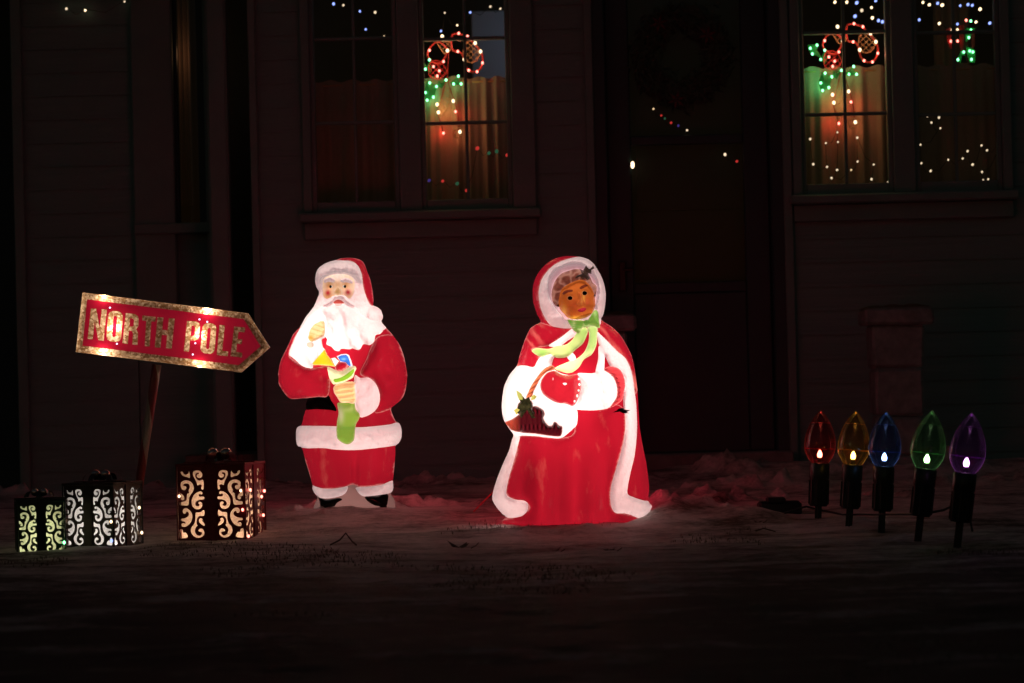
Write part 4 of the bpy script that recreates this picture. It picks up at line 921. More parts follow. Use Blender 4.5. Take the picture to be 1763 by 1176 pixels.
# ------------------------------------------------------------------ arrow sign
AY = 11.5
z5 = zoomer(110, 480, 4.639, AY)
out = z5((148, 108), (1470, 275), (1645, 548), (1418, 748), (95, 585))
fld = z5((192, 165), (1440, 322), (1575, 540), (1400, 690), (155, 535))
base = P(240, 835, AY); sign = empty("arrow_sign", (base.x, AY, gz(base.x, AY)))
tag(sign, "red arrow shaped NORTH POLE sign with gold border on striped pole", "sign")
LET = {
 'N': ([(0, 0), (0, 1), (.33, 1), (.68, .38), (.68, 1), (1, 1), (1, 0), (.68, 0), (.32, .6), (.32, 0)], None),
 'O': ([(0, .14), (0, .86), (.1, .95), (.3, 1), (.7, 1), (.9, .95), (1, .86), (1, .14), (.9, .05), (.7, 0), (.3, 0), (.1, .05)], [(.38, .2), (.38, .8), (.45, .85), (.55, .85), (.62, .8), (.62, .2), (.55, .15), (.45, .15)]),
 'R': ([(0, 0), (0, 1), (.7, 1), (.92, .95), (1, .85), (1, .63), (.85, .51), (1, .4), (1, 0), (.66, 0), (.66, .36), (.58, .43), (.36, .43), (.36, 0)], [(.36, .58), (.36, .85), (.58, .85), (.66, .8), (.66, .63), (.58, .58)]),
 'T': ([(.31, 0), (.31, .84), (0, .84), (0, 1), (1, 1), (1, .84), (.69, .84), (.69, 0)], None),
 'H': ([(0, 0), (0, 1), (.34, 1), (.34, .6), (.66, .6), (.66, 1), (1, 1), (1, 0), (.66, 0), (.66, .43), (.34, .43), (.34, 0)], None),
 'P': ([(0, 0), (0, 1), (.7, 1), (.92, .95), (1, .85), (1, .52), (.92, .43), (.7, .38), (.38, .38), (.38, 0)], [(.38, .52), (.38, .86), (.58, .86), (.66, .8), (.66, .58), (.58, .52)]),
 'L': ([(0, 0), (0, 1), (.45, 1), (.45, .16), (1, .16), (1, 0)], None),
 'E': ([(0, 0), (0, 1), (1, 1), (1, .84), (.44, .84), (.44, .6), (.85, .6), (.85, .44), (.44, .44), (.44, .16), (1, .16), (1, 0)], None)}
quads = [('N', (222, 238), (348, 248), (322, 495), (195, 480)), ('O', (362, 255), (478, 265), (460, 508), (342, 498)), ('R', (500, 275), (605, 288), (592, 530), (472, 515)), ('T', (632, 295), (738, 305), (722, 545), (618, 535)),
         ('H', (752, 308), (890, 320), (865, 558), (730, 548)), ('P', (988, 338), (1095, 345), (1070, 590), (962, 578)), ('O', (1115, 352), (1225, 362), (1205, 605), (1092, 592)), ('L', (1247, 370), (1340, 380), (1312, 620), (1225, 608)), ('E', (1364, 382), (1452, 390), (1425, 630), (1334, 618))]
sregs = [reg("border", out, (.6, .4, .2), M['gold']), reg("field", fld, (.20, .004, .014), M['signred'], -.004, .004, sharp=True)]
for ch, tl, tr_, br, bl in quads:
    def mp(u, v): return tuple((np.array(bl) * (1 - u) + np.array(br) * u) * (1 - v) + (np.array(tl) * (1 - u) + np.array(tr_) * u) * v)
    o_, h_ = LET[ch]
    sregs.append(reg("letter", z5(*[mp(*q) for q in o_]), (.6, .4, .2), M['gold'], .003, .003, sharp=True))
    if h_: sregs.append(reg("counter", z5(*[mp(*q) for q in h_]), (.20, .004, .014), M['signred'], -.003, .003, sharp=True, into=1))
_crom = crom; crom = lin
relief(sign, AY, out, sregs, .010, .022, .006, smooth=0, estep=.012, sliver=0)
crom = _crom
v = [(p[0], AY, p[1]) for p in out] + [(p[0], AY + .022, p[1]) for p in out]
obj("back_panel", (v, [(5, 6, 7, 8, 9)] + [(i, (i + 1) % 5, (i + 1) % 5 + 5, i + 5) for i in range(5)]), M['signback'], sign)
for (a, b, p) in [(325, 140, .42), (1155, 255, .42), (410, 385, .46), (1090, 450, .42), (320, 582, .36), (1090, 690, .36)]:
    q = z5((a, b))[0]; lamp("sign_lamp", (q[0], AY - .002, q[1]), p * .6, (1, .86, .68), .006, sign)
glint_bead = mesh("glint_bead", *ellipsoid((0, 0, 0), .0035, .0035, .0035, 8, 5), emit("glint_white", (.75, .65, 1), 2.2), True)  # tiny glowing beads standing for glints on the holographic face
for (a, b) in [(375, 232), (430, 520), (1088, 325), (1055, 515), (1035, 605), (1150, 345)]:
    q = z5((a, b))[0]; link("glint_bead", glint_bead, sign, Vector((q[0], AY - .024, q[1])) - wloc(sign))
pt, pb = P(270, 628, AY + .03), P(238, 845, AY + .03)
pole_len = (pt - pb).length
po = obj("pole", lathe([(.0165, 0), (.0165, pole_len * .5), (.0175, pole_len * .5 + .001), (.0175, pole_len)], 16), M['stripe'], sign, True, local=True)
po.location = pb - wloc(sign); po.rotation_euler = (pt - pb).to_track_quat('Z', 'Y').to_euler()

# ------------------------------------------------------------------ pierced gift boxes
HOLES = [
 [(122, 300), (135, 290), (150, 300), (155, 318), (180, 330), (205, 318), (220, 290), (226, 366), (190, 358), (150, 345), (128, 322)],
 [(272, 370), (258, 330), (264, 297), (300, 283), (340, 290), (362, 325), (358, 355), (340, 372), (315, 368), (300, 350), (308, 330), (325, 325), (322, 310), (295, 315), (285, 345), (300, 385), (330, 405), (372, 400), (372, 505), (345, 498), (355, 460), (330, 450), (305, 460), (298, 425)],
 [(120, 450), (125, 420), (165, 398), (215, 405), (250, 435), (265, 485), (255, 530), (230, 570), (210, 610), (200, 690), (145, 695), (105, 690), (105, 660), (150, 650), (180, 630), (190, 560), (212, 550), (205, 520), (222, 480), (210, 445), (180, 435), (155, 445), (150, 460), (178, 470), (182, 495), (160, 515), (130, 500)],
 [(100, 540), (130, 560), (155, 590), (155, 625), (130, 632), (115, 615), (130, 600), (100, 590)],
 [(300, 545), (340, 530), (360, 550), (350, 570), (330, 560), (318, 575), (330, 595), (375, 595), (375, 625), (330, 630), (290, 650), (278, 680), (290, 705), (316, 705), (325, 690), (310, 670), (325, 655), (350, 665), (355, 695), (340, 730), (305, 745), (265, 730), (240, 690), (238, 640), (260, 580)],
 [(135, 765), (150, 735), (185, 732), (220, 760), (242, 810), (235, 870), (205, 920), (160, 950), (125, 945), (120, 915), (140, 905), (165, 912), (150, 885), (110, 880), (110, 855), (150, 850), (190, 830), (205, 800), (195, 775), (175, 770), (170, 790), (150, 795)],
 [(282, 785), (330, 780), (372, 755), (372, 820), (320, 825), (292, 860), (288, 920), (300, 935), (278, 960), (268, 1000), (280, 1040), (310, 1058), (335, 1050), (345, 1022), (325, 1012), (305, 1005), (310, 985), (340, 975), (365, 1000), (368, 1040), (345, 1070), (300, 1085), (250, 1060), (222, 1010), (228, 960), (255, 925), (272, 880), (275, 830)],
 [(330, 850), (355, 860), (350, 880), (375, 920), (372, 942), (330, 915), (312, 880)],
 [(100, 985), (130, 985), (140, 1020), (165, 1020), (185, 1070), (140, 1085), (100, 1080)]]
hu = [[((x - 88) / 300.0, 1 - (y - 235) / 880.0) for x, y in h] for h in HOLES]
hu = [np.clip(np.array(h), .02, .98) * np.array((1, 2.75)) for h in hu]
def panel_mesh():
    sil_ = lin([(0, 0), (1, 0), (1, 2.75), (0, 2.75)], .2); hp_ = [crom(h, .03) for h in hu]
    pts, tri = triangulate([sil_] + hp_, .12)
    cen = pts[tri].mean(1); keep = np.ones(len(tri), bool)
    for h in hp_: keep &= ~inside(cen, h)
    tri = tri[keep]; n = len(pts)
    V = [(p[0], 0, p[1] / 2.75) for p in pts] + [(p[0], 1, p[1] / 2.75) for p in pts]
    Fc = []; cnt = {}
    for t in tri:
        a, b, c = map(int, t)
        Fc.append((a, b, c)); Fc.append((c + n, b + n, a + n))
        for e in ((a, b), (b, c), (c, a)): cnt[e] = cnt.get(e, 0) + 1
    for (a, b) in list(cnt):
        if (b, a) not in cnt: Fc.append((b, a, a + n, b + n))
    return mesh("scroll_panel", V, Fc, None)
PAN = panel_mesh()
def gift_box(px, py, y, yaw, w, h, lampcol, power, liner_c, label, bulbs, tint):
    b = P(px, py, y); t = empty("gift_box_light", (b.x, y + w / 2, b.z), (0, 0, yaw)); tag(t, label, "light-up box", "pierced gift box lights")
    sub = M[tint]
    pm = PAN.copy(); pm.materials.clear(); pm.materials.append(sub)
    rw = w * .17; pw = (w - rw) / 2 - .004; d = w / 2
    lm = glitter_mat("box_liner", tuple(.75 * c for c in liner_c), liner_c, 0.0, .9, 260)
    q = d - .012
    obj("liner", ([(-q, -q, .005), (q, -q, .005), (q, q, .005), (-q, q, .005), (-q, -q, h - .01), (q, -q, h - .01), (q, q, h - .01), (-q, q, h - .01)], [(0, 1, 5, 4), (1, 2, 6, 5), (2, 3, 7, 6), (3, 0, 4, 7)]), lm, t, local=True)
    for k in range(4):
        a = k * math.pi / 2; R3 = Matrix.Rotation(a, 3, 'Z')
        side = empty("side", (0, 0, 0), (0, 0, a), t)
        for s in (-1, 1):
            o = link("scroll_panel", pm, side, (-d + .004, -d, 0.004) if s < 0 else (d - .004, -d, 0.004), (pw * (1 if s < 0 else -1), .0025, h - .008))
        obj("ribbon", bbox(-rw / 2, rw / 2, -d - .003, -d + .003, 0, h, .001), sub, side, local=True)
        for s in (-1, 1):
            obj("edge_rod", tube([(s * d, -d, 0), (s * d, -d, h)], .0032, 6), sub, side, local=True) if s < 0 else None
    lid = obj("lid", join(bbox(-d - .004, d + .004, -d - .004, d + .004, h - .004, h + .006, .002), bbox(-rw / 2, rw / 2, -d - .006, d + .006, h + .006, h + .009, .001), bbox(-d - .006, d + .006, -rw / 2, rw / 2, h + .0062, h + .0095, .001)), sub, t, local=True)
    r = w * .085
    for s in (-1, 1):
        obj("ball_ornament", ellipsoid((s * r * 1.15, -r * .6, h + .012 + r * 1.25), r, r, r, 20, 14), M['ball'], t, True, local=True)
    for k, a in enumerate((.5, 1.4, 2.4, 3.5, 4.6, 5.6)):
        L_ = w * .34; pts_ = []
        for i in range(13):
            u = i / 12 * math.pi; rr = L_ * math.sin(u) ; zz = h + .012 + w * .10 * math.sin(u) * (1 - math.cos(u)) / 1.3
            rad = L_ * (1 - math.cos(u)) / 2
            pts_.append((math.cos(a) * rad, math.sin(a) * rad, h + .012 + w * .13 * math.sin(u)))
        hw = w * .05; V = []; Fc = []
        for p in pts_:
            V += [(p[0] - math.sin(a) * hw, p[1] + math.cos(a) * hw, p[2]), (p[0] + math.sin(a) * hw, p[1] - math.cos(a) * hw, p[2])]
        for i in range(12): Fc.append((2 * i, 2 * i + 1, 2 * i + 3, 2 * i + 2))
        obj("bow_loop", (V, Fc), sub, t, True, local=True)
    for (u, v_, sd, c) in bulbs:
        a = sd * math.pi / 2; p = Matrix.Rotation(a, 3, 'Z') @ Vector(((u - .5) * w, -d - .006, v_ * h))
        link("bulb", BMESH[c], t, p, (.75, .75, .75))
    for (xx, zz, pp) in ((0, .25, .55), (0, .65, .40), (-.8, .08, .022), (.78, .06, .02)):
        l = lamp("box_lamp", (0, 0, 0), power * pp, lampcol, .03 if xx == 0 else .006); l.parent = t; l.location = (xx * d, 0 if xx == 0 else -q + .022, h * zz)
    return t
gift_box(377, 932, 11.18, -.205, .258, .278, (1, .62, .40), 1.0, (.95, .82, .70), "largest pierced scroll box light beside the bearded figure, red tinged", [(.04, .60, 0, 'w'), (.95, .66, 0, 'w'), (.97, .41, 0, 'r'), (.2, .66, 1, 'r'), (.75, .55, 1, 'r'), (.82, .30, 1, 'r'), (.9, .62, 1, 'r'), (.06, .06, 1, 'r')], 'metal_red')
gift_box(172, 944, 10.98, -.40, .206, .228, (.98, .92, .86), .62, (.92, .88, .84), "middle sized pierced scroll box light in front of the sign pole", [(.03, .43, 0, 'w'), (.97, .42, 0, 'w'), (.97, .12, 0, 'b'), (.85, .60, 1, 'w'), (.92, .2, 1, 'w')], 'metal')
gift_box(64, 956, 10.8, .20, .166, .190, (.95, 1.0, .62), .40, (.92, .92, .70), "smallest pierced scroll box light at the far left, glowing yellow green", [(.2, .04, 0, 'w'), (.97, .22, 0, 'g')], 'metal_green')

# ------------------------------------------------------------------ giant bulbs on stakes
PROF = [(.0, .56), (.03, .62), (.08, .74), (.14, .85), (.2, .935), (.26, .985), (.32, 1.0), (.40, .985), (.5, .935), (.6, .85), (.7, .725), (.78, .595), (.86, .435), (.92, .285), (.96, .17), (.985, .09), (1.0, .025)]
def giant_bulb(tip, bot, gpy, depth, c, ec, estr, word):
    R_ = .0575; Hh = .192
    pb_ = P(*bot, depth); ptip = P(*tip, depth); ax = (ptip - pb_).normalized()
    gp = P(bot[0] - (tip[0] - bot[0]) * .5, gpy, depth)
    t = empty("giant_bulb_stake", pb_); tag(t, word, "yard light", "giant bulb stake lights")
    t.rotation_euler = ax.to_track_quat('Z', 'Y').to_euler()
    gm_ = clear_plastic("bulb_shell", c)
    obj("shell", lathe([(R_ * r, Hh * z) for z, r in PROF], 40, False), gm_, t, True, local=True)
    rm = clear_plastic("seam_reflection_plastic", c, haze=.55, rim=.3)
    def rz(zf_):
        for (a, b) in zip(PROF, PROF[1:]):
            if a[0] <= zf_ <= b[0]: return a[1] + (b[1] - a[1]) * (zf_ - a[0]) / (b[0] - a[0])
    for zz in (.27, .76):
        obj("seam_reflection_ring", tube([(R_ * .985 * rz(zz) * math.cos(2 * math.pi * i / 32), R_ * .985 * rz(zz) * math.sin(2 * math.pi * i / 32), Hh * zz) for i in range(32)], .0009, 6, True), rm, t, True, local=True)  # rings standing for reflected arcs, the lower near the waist seam
    obj("reflection_streak", lathe([(.0010, .115), (.0014, .12), (.0045, Hh * .73), (.008, Hh * .76), (.001, Hh * .77)], 12), clear_plastic("streak_plastic", c, haze=.002, rim=.03), t, True, local=True)  # added sliver standing for the reflected streak inside the bulb
    obj("filament_bulb", ([(a * (1 - .55 * max(0, (c - .03) / .025)), b * (1 - .55 * max(0, (c - .03) / .025)), c) for a, b, c in ellipsoid((0, 0, .032), .0095, .0095, .016, 14, 10)[0]], ellipsoid((0, 0, 0), 1, 1, 1, 14, 10)[1]), emit("filament", ec, estr * 1.7), t, True, local=True)
    obj("lamp_neck", lathe([(.009, 0), (.009, .014), (.006, .02)], 12), M['black'], t, True, local=True)
    obj("socket", lathe([(.030, -.158), (.034, -.152), (.034, -.06), (.037, -.055), (.037, -.004), (.034, 0), (.026, .0005)], 28), M['green_plastic'], t, True, local=True)
    for k in range(10):
        a = 2 * math.pi * k / 10
        obj("socket_rib", xform(bbox(-.002, .002, .034, .0375, -.15, -.062, .0006), Matrix.Rotation(a, 4, 'Z')), M['green_plastic'], t, local=True)
    ln = (pb_ - gp).length + .03
    st = join(bbox(-.012, .012, -.0035, .0035, -ln, -.155, .001), bbox(-.0034, .0034, -.0122, .0122, -ln - .001, -.156, .001))
    obj("stake", st, M['green_plastic'], t, local=True)
    return t
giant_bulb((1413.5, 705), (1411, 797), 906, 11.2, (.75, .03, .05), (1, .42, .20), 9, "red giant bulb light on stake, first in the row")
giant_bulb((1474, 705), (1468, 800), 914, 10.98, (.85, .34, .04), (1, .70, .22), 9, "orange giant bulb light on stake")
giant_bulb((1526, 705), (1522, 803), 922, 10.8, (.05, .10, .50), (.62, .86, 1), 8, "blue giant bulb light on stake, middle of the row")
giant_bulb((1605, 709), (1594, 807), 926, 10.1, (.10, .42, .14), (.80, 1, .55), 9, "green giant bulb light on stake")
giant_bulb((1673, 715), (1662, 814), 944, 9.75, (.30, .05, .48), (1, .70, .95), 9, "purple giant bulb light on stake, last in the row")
cord_pts = [P(1345, 885, 11.3), P(1388, 872, 11.25), P(1412, 878, 11.22), P(1450, 886, 11.05), P(1525, 886, 10.7), P(1590, 885, 10.2), P(1625, 878, 9.95), P(1638, 872, 9.85), P(1668, 880, 9.75), P(1674, 915, 9.73)]
tag(obj("power_cord", tube(cord_pts, .004, 6), M['black']), "thin black power cord linking the giant bulb stakes", "cord")
bx = P(1330, 880, 11.4)
tag(obj("timer_box", join(bbox(bx.x - .05, bx.x + .11, 11.4, 11.5, bx.z - .02, bx.z + .035, .01), bbox(bx.x - .02, bx.x + .05, 11.39, 11.46, bx.z + .03, bx.z + .05, .006)), M['black']), "low black outlet box lying in the snow beside the red giant bulb", "outlet box")

# ------------------------------------------------------------------ curtains
def curtain(px0, px1, ytop, zbot, y, label, n=22, seed=0):
    x0, x1 = wx(px0, 200, y), wx(px1, 200, y); zt = P((px0 + px1) / 2, ytop, y).z
    V = []; Fc = []; nx_, nz_ = 110, 14
    for j in range(nz_ + 1):
        s = j / nz_
        for i in range(nx_ + 1):
            u = i / nx_
            w = math.sin(u * n + 2.2 * math.sin(u * 5 + seed)) * .012 + math.sin(u * n * 2.3 + seed) * .005
            V.append((x0 + (x1 - x0) * u, y + w * (.35 + .9 * s), zt + (zbot - zt) * s + .006 * math.sin(u * n * 1.1 + seed) * (1 - s)))
    for j in range(nz_):
        for i in range(nx_):
            a = j * (nx_ + 1) + i; Fc.append((a, a + 1, a + nx_ + 2, a + nx_ + 1))
    t = empty("cafe_curtain", ((x0 + x1) / 2, y, zt)); tag(t, label, "curtain", "short cloth curtains in the windows")
    obj("cloth", (V, Fc), M['curtain'], t, True)
    obj("rod", tube([(x0 - .02, y + .002, zt - .02), (x1 + .02, y + .002, zt - .02)], .004, 8), M['lattice'], t, True)
CY = HY + .24
curtain(528, 690, 139, ZL, CY, "unlit curtain in the sash of the window above the bearded figure's head", 24, 1)
curtain(718, 800, 133, ZL, CY - .004, "green and red lit curtain left of the muntin above the bearded figure", 14, 2)
curtain(806, 885, 133, ZL, CY + .004, "dim red curtain under the pale inner door of the left window", 14, 4)
curtain(1372, 1542, 115, ZR, CY, "green and gold lit curtain behind the glowing bow over the giant bulbs", 26, 3)
curtain(1568, 1730, 112, ZR, CY, "unlit curtain in the rightmost sash above the giant bulbs", 24, 6)
# tall drapes deeper in the rooms
def drape(px0, px1, y, label, z0=1.2, z1=2.8):
    x0, x1 = wx(px0, 100, y), wx(px1, 100, y); V = []; Fc = []
    for j in range(2):
        for i in range(41):
            u = i / 40; V.append((x0 + (x1 - x0) * u, y + .015 * math.sin(u * 19), (z0, z1)[j]))
    for i in range(40): Fc.append((i, i + 1, i + 42, i + 41))
    tag(obj("drape", (V, Fc), M['curtain'], None, True), label, "curtain")
drape(1608, 1672, HY + .75, "tall brownish drape inside the rightmost window behind the string lights")
drape(302, 327, LY + .22, "narrow orange lit drape edge in the dark window above the arrow sign", 1.4)
lamp("room_lamp", (wx(325, 100, LY), LY + .10, wz(300, 90, LY)), .12, (1, .45, .2), .05)
lamp("hidden_cool_lamp", (wx(930, 80, 15.1), 15.05, wz(930, 60, 15.1)), .5, (.5, .7, 1), .05)  # unseen lamp added to light the pale inner door

# ------------------------------------------------------------------ string lights
def string(label, bulbs, y, group="strings of tiny lights in the windows", scale=1.0, wire=True, smaller=None):
    pts = [P(a, b, y) for a, b, c in bulbs]; c0 = sum(pts, Vector()) / len(pts)
    t = empty("string_lights", c0); tag(t, label, "string lights", group)
    if wire:
        path = []
        for i, p in enumerate(pts):
            path.append(p + Vector((0, .008, .006)))
            if i < len(pts) - 1:
                q = (p + pts[i + 1]) / 2; path.append(q + Vector((0, .012, -.02 - .05 * (pts[i + 1] - p).length)))
        obj("wire", tube(path, .0016, 5), M['wire'], t)
    for p, (a, b, c) in zip(pts, bulbs):
        s = scale * random.uniform(.8, 1.15)
        link("bulb", BMESH[c], t, p - c0, (s, s, s), (random.uniform(0, 1), random.uniform(0, 1), 0))
    return t
def zz(x0, y0, k, L): return [(x0 + a / k, y0 + b / k, c) for a, b, c in L]
SYL = HY + .10
string("blue and white lights across the top of the far right sash", zz(1540, 0, 7.906, [(280, 470, 'w'), (337, 270, 'b'), (388, 33, 'w'), (475, 65, 'w'), (588, 45, 'b'), (650, 70, 'w'), (610, 320, 'w'), (857, 328, 'b'), (895, 78, 'b'), (1000, 62, 'b'), (1060, 72, 'b'), (1165, 125, 'w'), (1110, 300, 'w'), (1297, 315, 'b'), (1385, 625, 'w')]), SYL)
string("blue and white lights above the glowing bow over the giant bulbs", zz(1340, 0, 3.4586, [(337, 13, 'w'), (408, 13, 'w'), (467, 17, 'b'), (457, 97, 'b'), (497, 62, 'y'), (555, 45, 'w'), (580, 5, 'b'), (560, 107, 'w'), (597, 123, 'b'), (620, 130, 'b')]), SYL)
string("small warm bulbs standing for reflections low in the sash under the right bow", zz(1340, 0, 3.4586, [(190, 828, 'y'), (208, 978, 'y'), (290, 994, 'y'), (283, 852, 'y'), (352, 788, 'y'), (355, 846, 'y'), (350, 1012, 'y'), (317, 1060, 'y'), (434, 1012, 'dw'), (472, 962, 'y'), (470, 820, 'y'), (568, 980, 'y'), (555, 1067, 'y'), (655, 1085, 'y'), (670, 935, 'y')]), SYL, scale=.72)  # bulbs and wire made up for lights mirrored in the glass
string("small warm bulbs standing for reflections low in the rightmost sash", zz(1340, 0, 3.4586, [(888, 693, 'y'), (957, 700, 'y'), (912, 730, 'y'), (965, 763, 'y'), (847, 862, 'y'), (852, 972, 'y'), (907, 1018, 'y'), (1012, 952, 'y'), (1098, 944, 'y'), (1127, 900, 'y'), (1157, 980, 'y'), (1210, 866, 'y'), (1243, 895, 'y'), (1308, 862, 'y'), (1307, 912, 'y'), (1213, 1024, 'y'), (1220, 1072, 'y'), (1250, 1067, 'y')]), SYL, scale=.72)  # same stand-in for mirrored lights, in the other sash
string("white and blue lights at the top of the sash above the bearded figure", zz(480, 0, 2.671, [(252, 18, 'b'), (297, 24, 'y'), (373, 52, 'b'), (443, 57, 'y'), (400, 135, 'b'), (484, 170, 'w'), (529, 129, 'b')]), SYL, scale=.85)
string("white and blue lights above the glowing bow of the left window", zz(680, 0, 2.8, [(222, 150, 'b'), (240, 62, 'y'), (300, 122, 'w'), (363, 60, 'b'), (460, 32, 'y'), (508, 42, 'y')]), SYL, scale=.75)
string("dim bulbs standing for red and green reflections low in the left window", zz(680, 0, 2.8, [(165, 870, 'db'), (230, 873, 'dr'), (300, 885, 'dg'), (345, 918, 'dr'), (397, 715, 'dr'), (453, 738, 'dg'), (490, 730, 'dg'), (540, 748, 'dr')]), HY + .07, scale=1.25)  # coloured reflections in the panes, built as bulbs behind them
string("few white lights high on the dark wall at upper left", zz(0, 0, 2.8, [(320, 42, 'y'), (411, 50, 'w'), (600, 8, 'y'), (806, 2, 'w'), (814, 75, 'db')]), LY - .03, scale=.75)
string("bulbs standing for red and warm reflections in the glass below the wreath", zz(1000, 0, 2.8, [(350, 525, 'dw'), (388, 557, 'dr'), (405, 571, 'dg'), (435, 592, 'dr'), (470, 606, 'db'), (512, 628, 'y')]), HY + .085, scale=.75)  # reflections in the upper door glass, built as a bulb string
string("two bulbs standing for warm and red reflections on the lower door glass", zz(1000, 0, 2.8, [(695, 745, 'y'), (752, 778, 'dr')]), HY + .085, scale=.95)  # reflections in the lower door glass, built as bulbs
pl_ = P(1089, 284, HY + .07)
dl = empty("door_light", pl_); tag(dl, "small bright white light at the edge of the storm door glass", "light")
obj("bulb", ellipsoid(tuple(pl_), .009, .007, .017, 10, 8), BULB['w'], dl, True); obj("clip", box(pl_.x - .014, pl_.x - .008, pl_.y - .004, pl_.y + .008, pl_.z - .015, pl_.z + .012), M['black'], dl)

# ------------------------------------------------------------------ lit bow decorations in the windows
BYD = HY + .115
def zd(*p): return [P(1340 + a / 3.4586, b / 3.4586, BYD) for a, b in p]
def csp(pts, closed=True, m=5):
    a = crom(np.array([(p.x, p.z) for p in pts]), 1e9) if False else np.array([(p.x, p.z) for p in pts]); n = len(a); o = []
    for i in range(n if closed else n - 1):
        q = [a[(i + k) % n] if closed else a[min(max(i + k, 0), n - 1)] for k in (-1, 0, 1, 2)]
        for k in range(m):
            t = k / m; o.append(.5 * (2 * q[1] + (q[2] - q[0]) * t + (2 * q[0] - 5 * q[1] + 4 * q[2] - q[3]) * t * t + (3 * q[1] - q[0] - 3 * q[2] + q[3]) * t ** 3))
    return [Vector((x, BYD, z)) for x, z in o]
def lattice(poly, step, ang):
    """crossed strips clipped to a polygon"""
    pp = np.array([(p.x, p.z) for p in csp(poly)]); c = pp.mean(0); vfs = [tube([(x, BYD, z) for x, z in pp], .0022, 5, True)]
    for a in (ang, ang + math.pi / 2):
        d = np.array((math.cos(a), math.sin(a))); nn = np.array((-d[1], d[0]))
        for k in np.arange(-.12, .12, step):
            s = np.linspace(-.15, .15, 121); q = c + nn * k + d * s[:, None]; ins = inside(q, pp)
            if ins.sum() < 3: continue
            ix = np.where(ins)[0]; p0, p1 = q[ix[0]], q[ix[-1]]
            vfs.append(tube([(p0[0], BYD + .001, p0[1]), (p1[0], BYD + .001, p1[1])], .0014, 4))
    return join(*vfs)
def leafvf(poly):
    pp = [(p.x, p.z) for p in poly]; c = np.mean(pp, 0); V = [(c[0], BYD + .002, c[1])] + [(x, BYD + .012, z) for x, z in pp]
    n = len(pp); return V, [(0, 1 + i, 1 + (i + 1) % n) for i in range(n)]
def bow_decor(label):
    c0 = zd((380, 380))[0]; t = empty("lit_bow_decoration", c0); tag(t, label, "window decoration", "glowing bows hung in the windows")
    obj("bow_loop", tube(csp(zd((385, 238), (330, 190), (290, 212), (264, 258), (280, 300), (330, 322), (360, 300), (380, 262))), .0052, 6, True), M['rope'], t, True)
    obj("bow_loop", tube(csp(zd((412, 238), (460, 255), (482, 292), (490, 338), (528, 370), (570, 360), (593, 312), (585, 255), (545, 205), (500, 160), (450, 143), (410, 152))), .0052, 6, True), M['rope'], t, True)
    obj("lattice", lattice(zd((325, 195), (395, 192), (402, 238), (370, 262), (342, 232)), .020, .75), M['lattice'], t)
    obj("lattice", lattice(zd((500, 192), (545, 200), (582, 250), (545, 312), (485, 300), (478, 245)), .020, .75), M['lattice'], t)
    obj("lattice", lattice(zd((290, 308), (340, 310), (378, 370), (332, 412), (282, 402), (270, 350)), .020, .75), M['lattice_red'], t)
    obj("lattice", lattice(zd((372, 470), (398, 482), (392, 560), (352, 632), (326, 602), (345, 540)), .020, .75), M['lattice'], t)
    obj("lattice", lattice(zd((420, 720), (470, 700), (478, 740), (430, 765)), .020, .75), M['lattice'], t)
    obj("stem", tube(csp(zd((392, 250), (384, 400), (400, 470), (440, 600), (455, 720)), False), .0022, 6), M['rope'], t, True)
    obj("stem", tube(csp(zd((380, 400), (340, 560), (325, 610), (352, 700), (362, 745)), False), .0022, 6), M['rope'], t, True)
    for L_ in ([(175, 265), (240, 262), (232, 298), (254, 328), (268, 352), (232, 332), (205, 327), (183, 300)], [(262, 425), (322, 452), (306, 520), (258, 548), (240, 492)], [(440, 398), (472, 442), (412, 452), (400, 430)], [(250, 350), (280, 300), (290, 360), (280, 380)], [(330, 420), (385, 415), (350, 470), (320, 452)]):
        obj("holly_leaf", leafvf(zd(*L_)), M['leaf_green'], t)
    for (a, b, c) in [(352, 160, 'w'), (383, 245, 'w'), (548, 200, 'w'), (580, 250, 'w'), (484, 298, 'w'), (322, 565, 'w'), (330, 612, 'w'), (458, 728, 'w'), (418, 545, 'w'),
                      (450, 142, 'r'), (503, 160, 'r'), (276, 243, 'r'), (445, 250, 'r'), (592, 318, 'r'), (510, 362, 'r'), (560, 370, 'r'), (360, 310, 'r'), (300, 340, 'r'), (335, 365, 'r'), (323, 396, 'r'), (432, 608, 'r'), (360, 736, 'r'),
                      (230, 270, 'g'), (190, 288, 'g'), (202, 322, 'g'), (252, 355, 'g'), (276, 300, 'g'), (278, 437, 'g'), (318, 458, 'g'), (375, 420, 'g'), (448, 397, 'g'), (420, 443, 'g'), (465, 443, 'g'), (252, 495, 'g'), (263, 540, 'g'), (300, 522, 'g')]:
        p = zd((a, b))[0] + Vector((0, -.006, 0)); s = 1.15 if c == 'w' else .85
        link("bulb", BMESH[c], t, p - c0, (s, s, s))
    for (a, b, c, pw) in [(215, 400, (.10, 1, .30), .22), (270, 500, (.10, 1, .30), .55), (440, 440, (.25, 1, .30), .2), (360, 590, (1, .42, .12), .42), (325, 390, (1, .08, .05), .05), (345, 720, (1, .05, .03), .40), (460, 750, (1, .28, .10), .16), (520, 390, (1, .10, .06), .05), (470, 610, (1, .08, .04), .26)]:
        lamp("bow_fill_lamp", zd((a, b))[0] + Vector((0, .078, 0)), pw * .36, c, .012, t)  # unseen lamps added behind the bow to colour the curtain
    for (a, b) in ((535, 245), (365, 215), (355, 560)): lamp("bow_fill_lamp", zd((a, b))[0] + Vector((0, -.04, 0)), .05, (1, .7, .4), .01, t)  # unseen warm lamps added in front to light the lattice
    for (a, b) in ((300, 260), (590, 330), (450, 200), (320, 370)): lamp("bow_fill_lamp", zd((a, b))[0] + Vector((0, -.04, 0)), .10, (1, .25, .15), .01, t)  # unseen red lamps added in front to light the rope loops
    return t
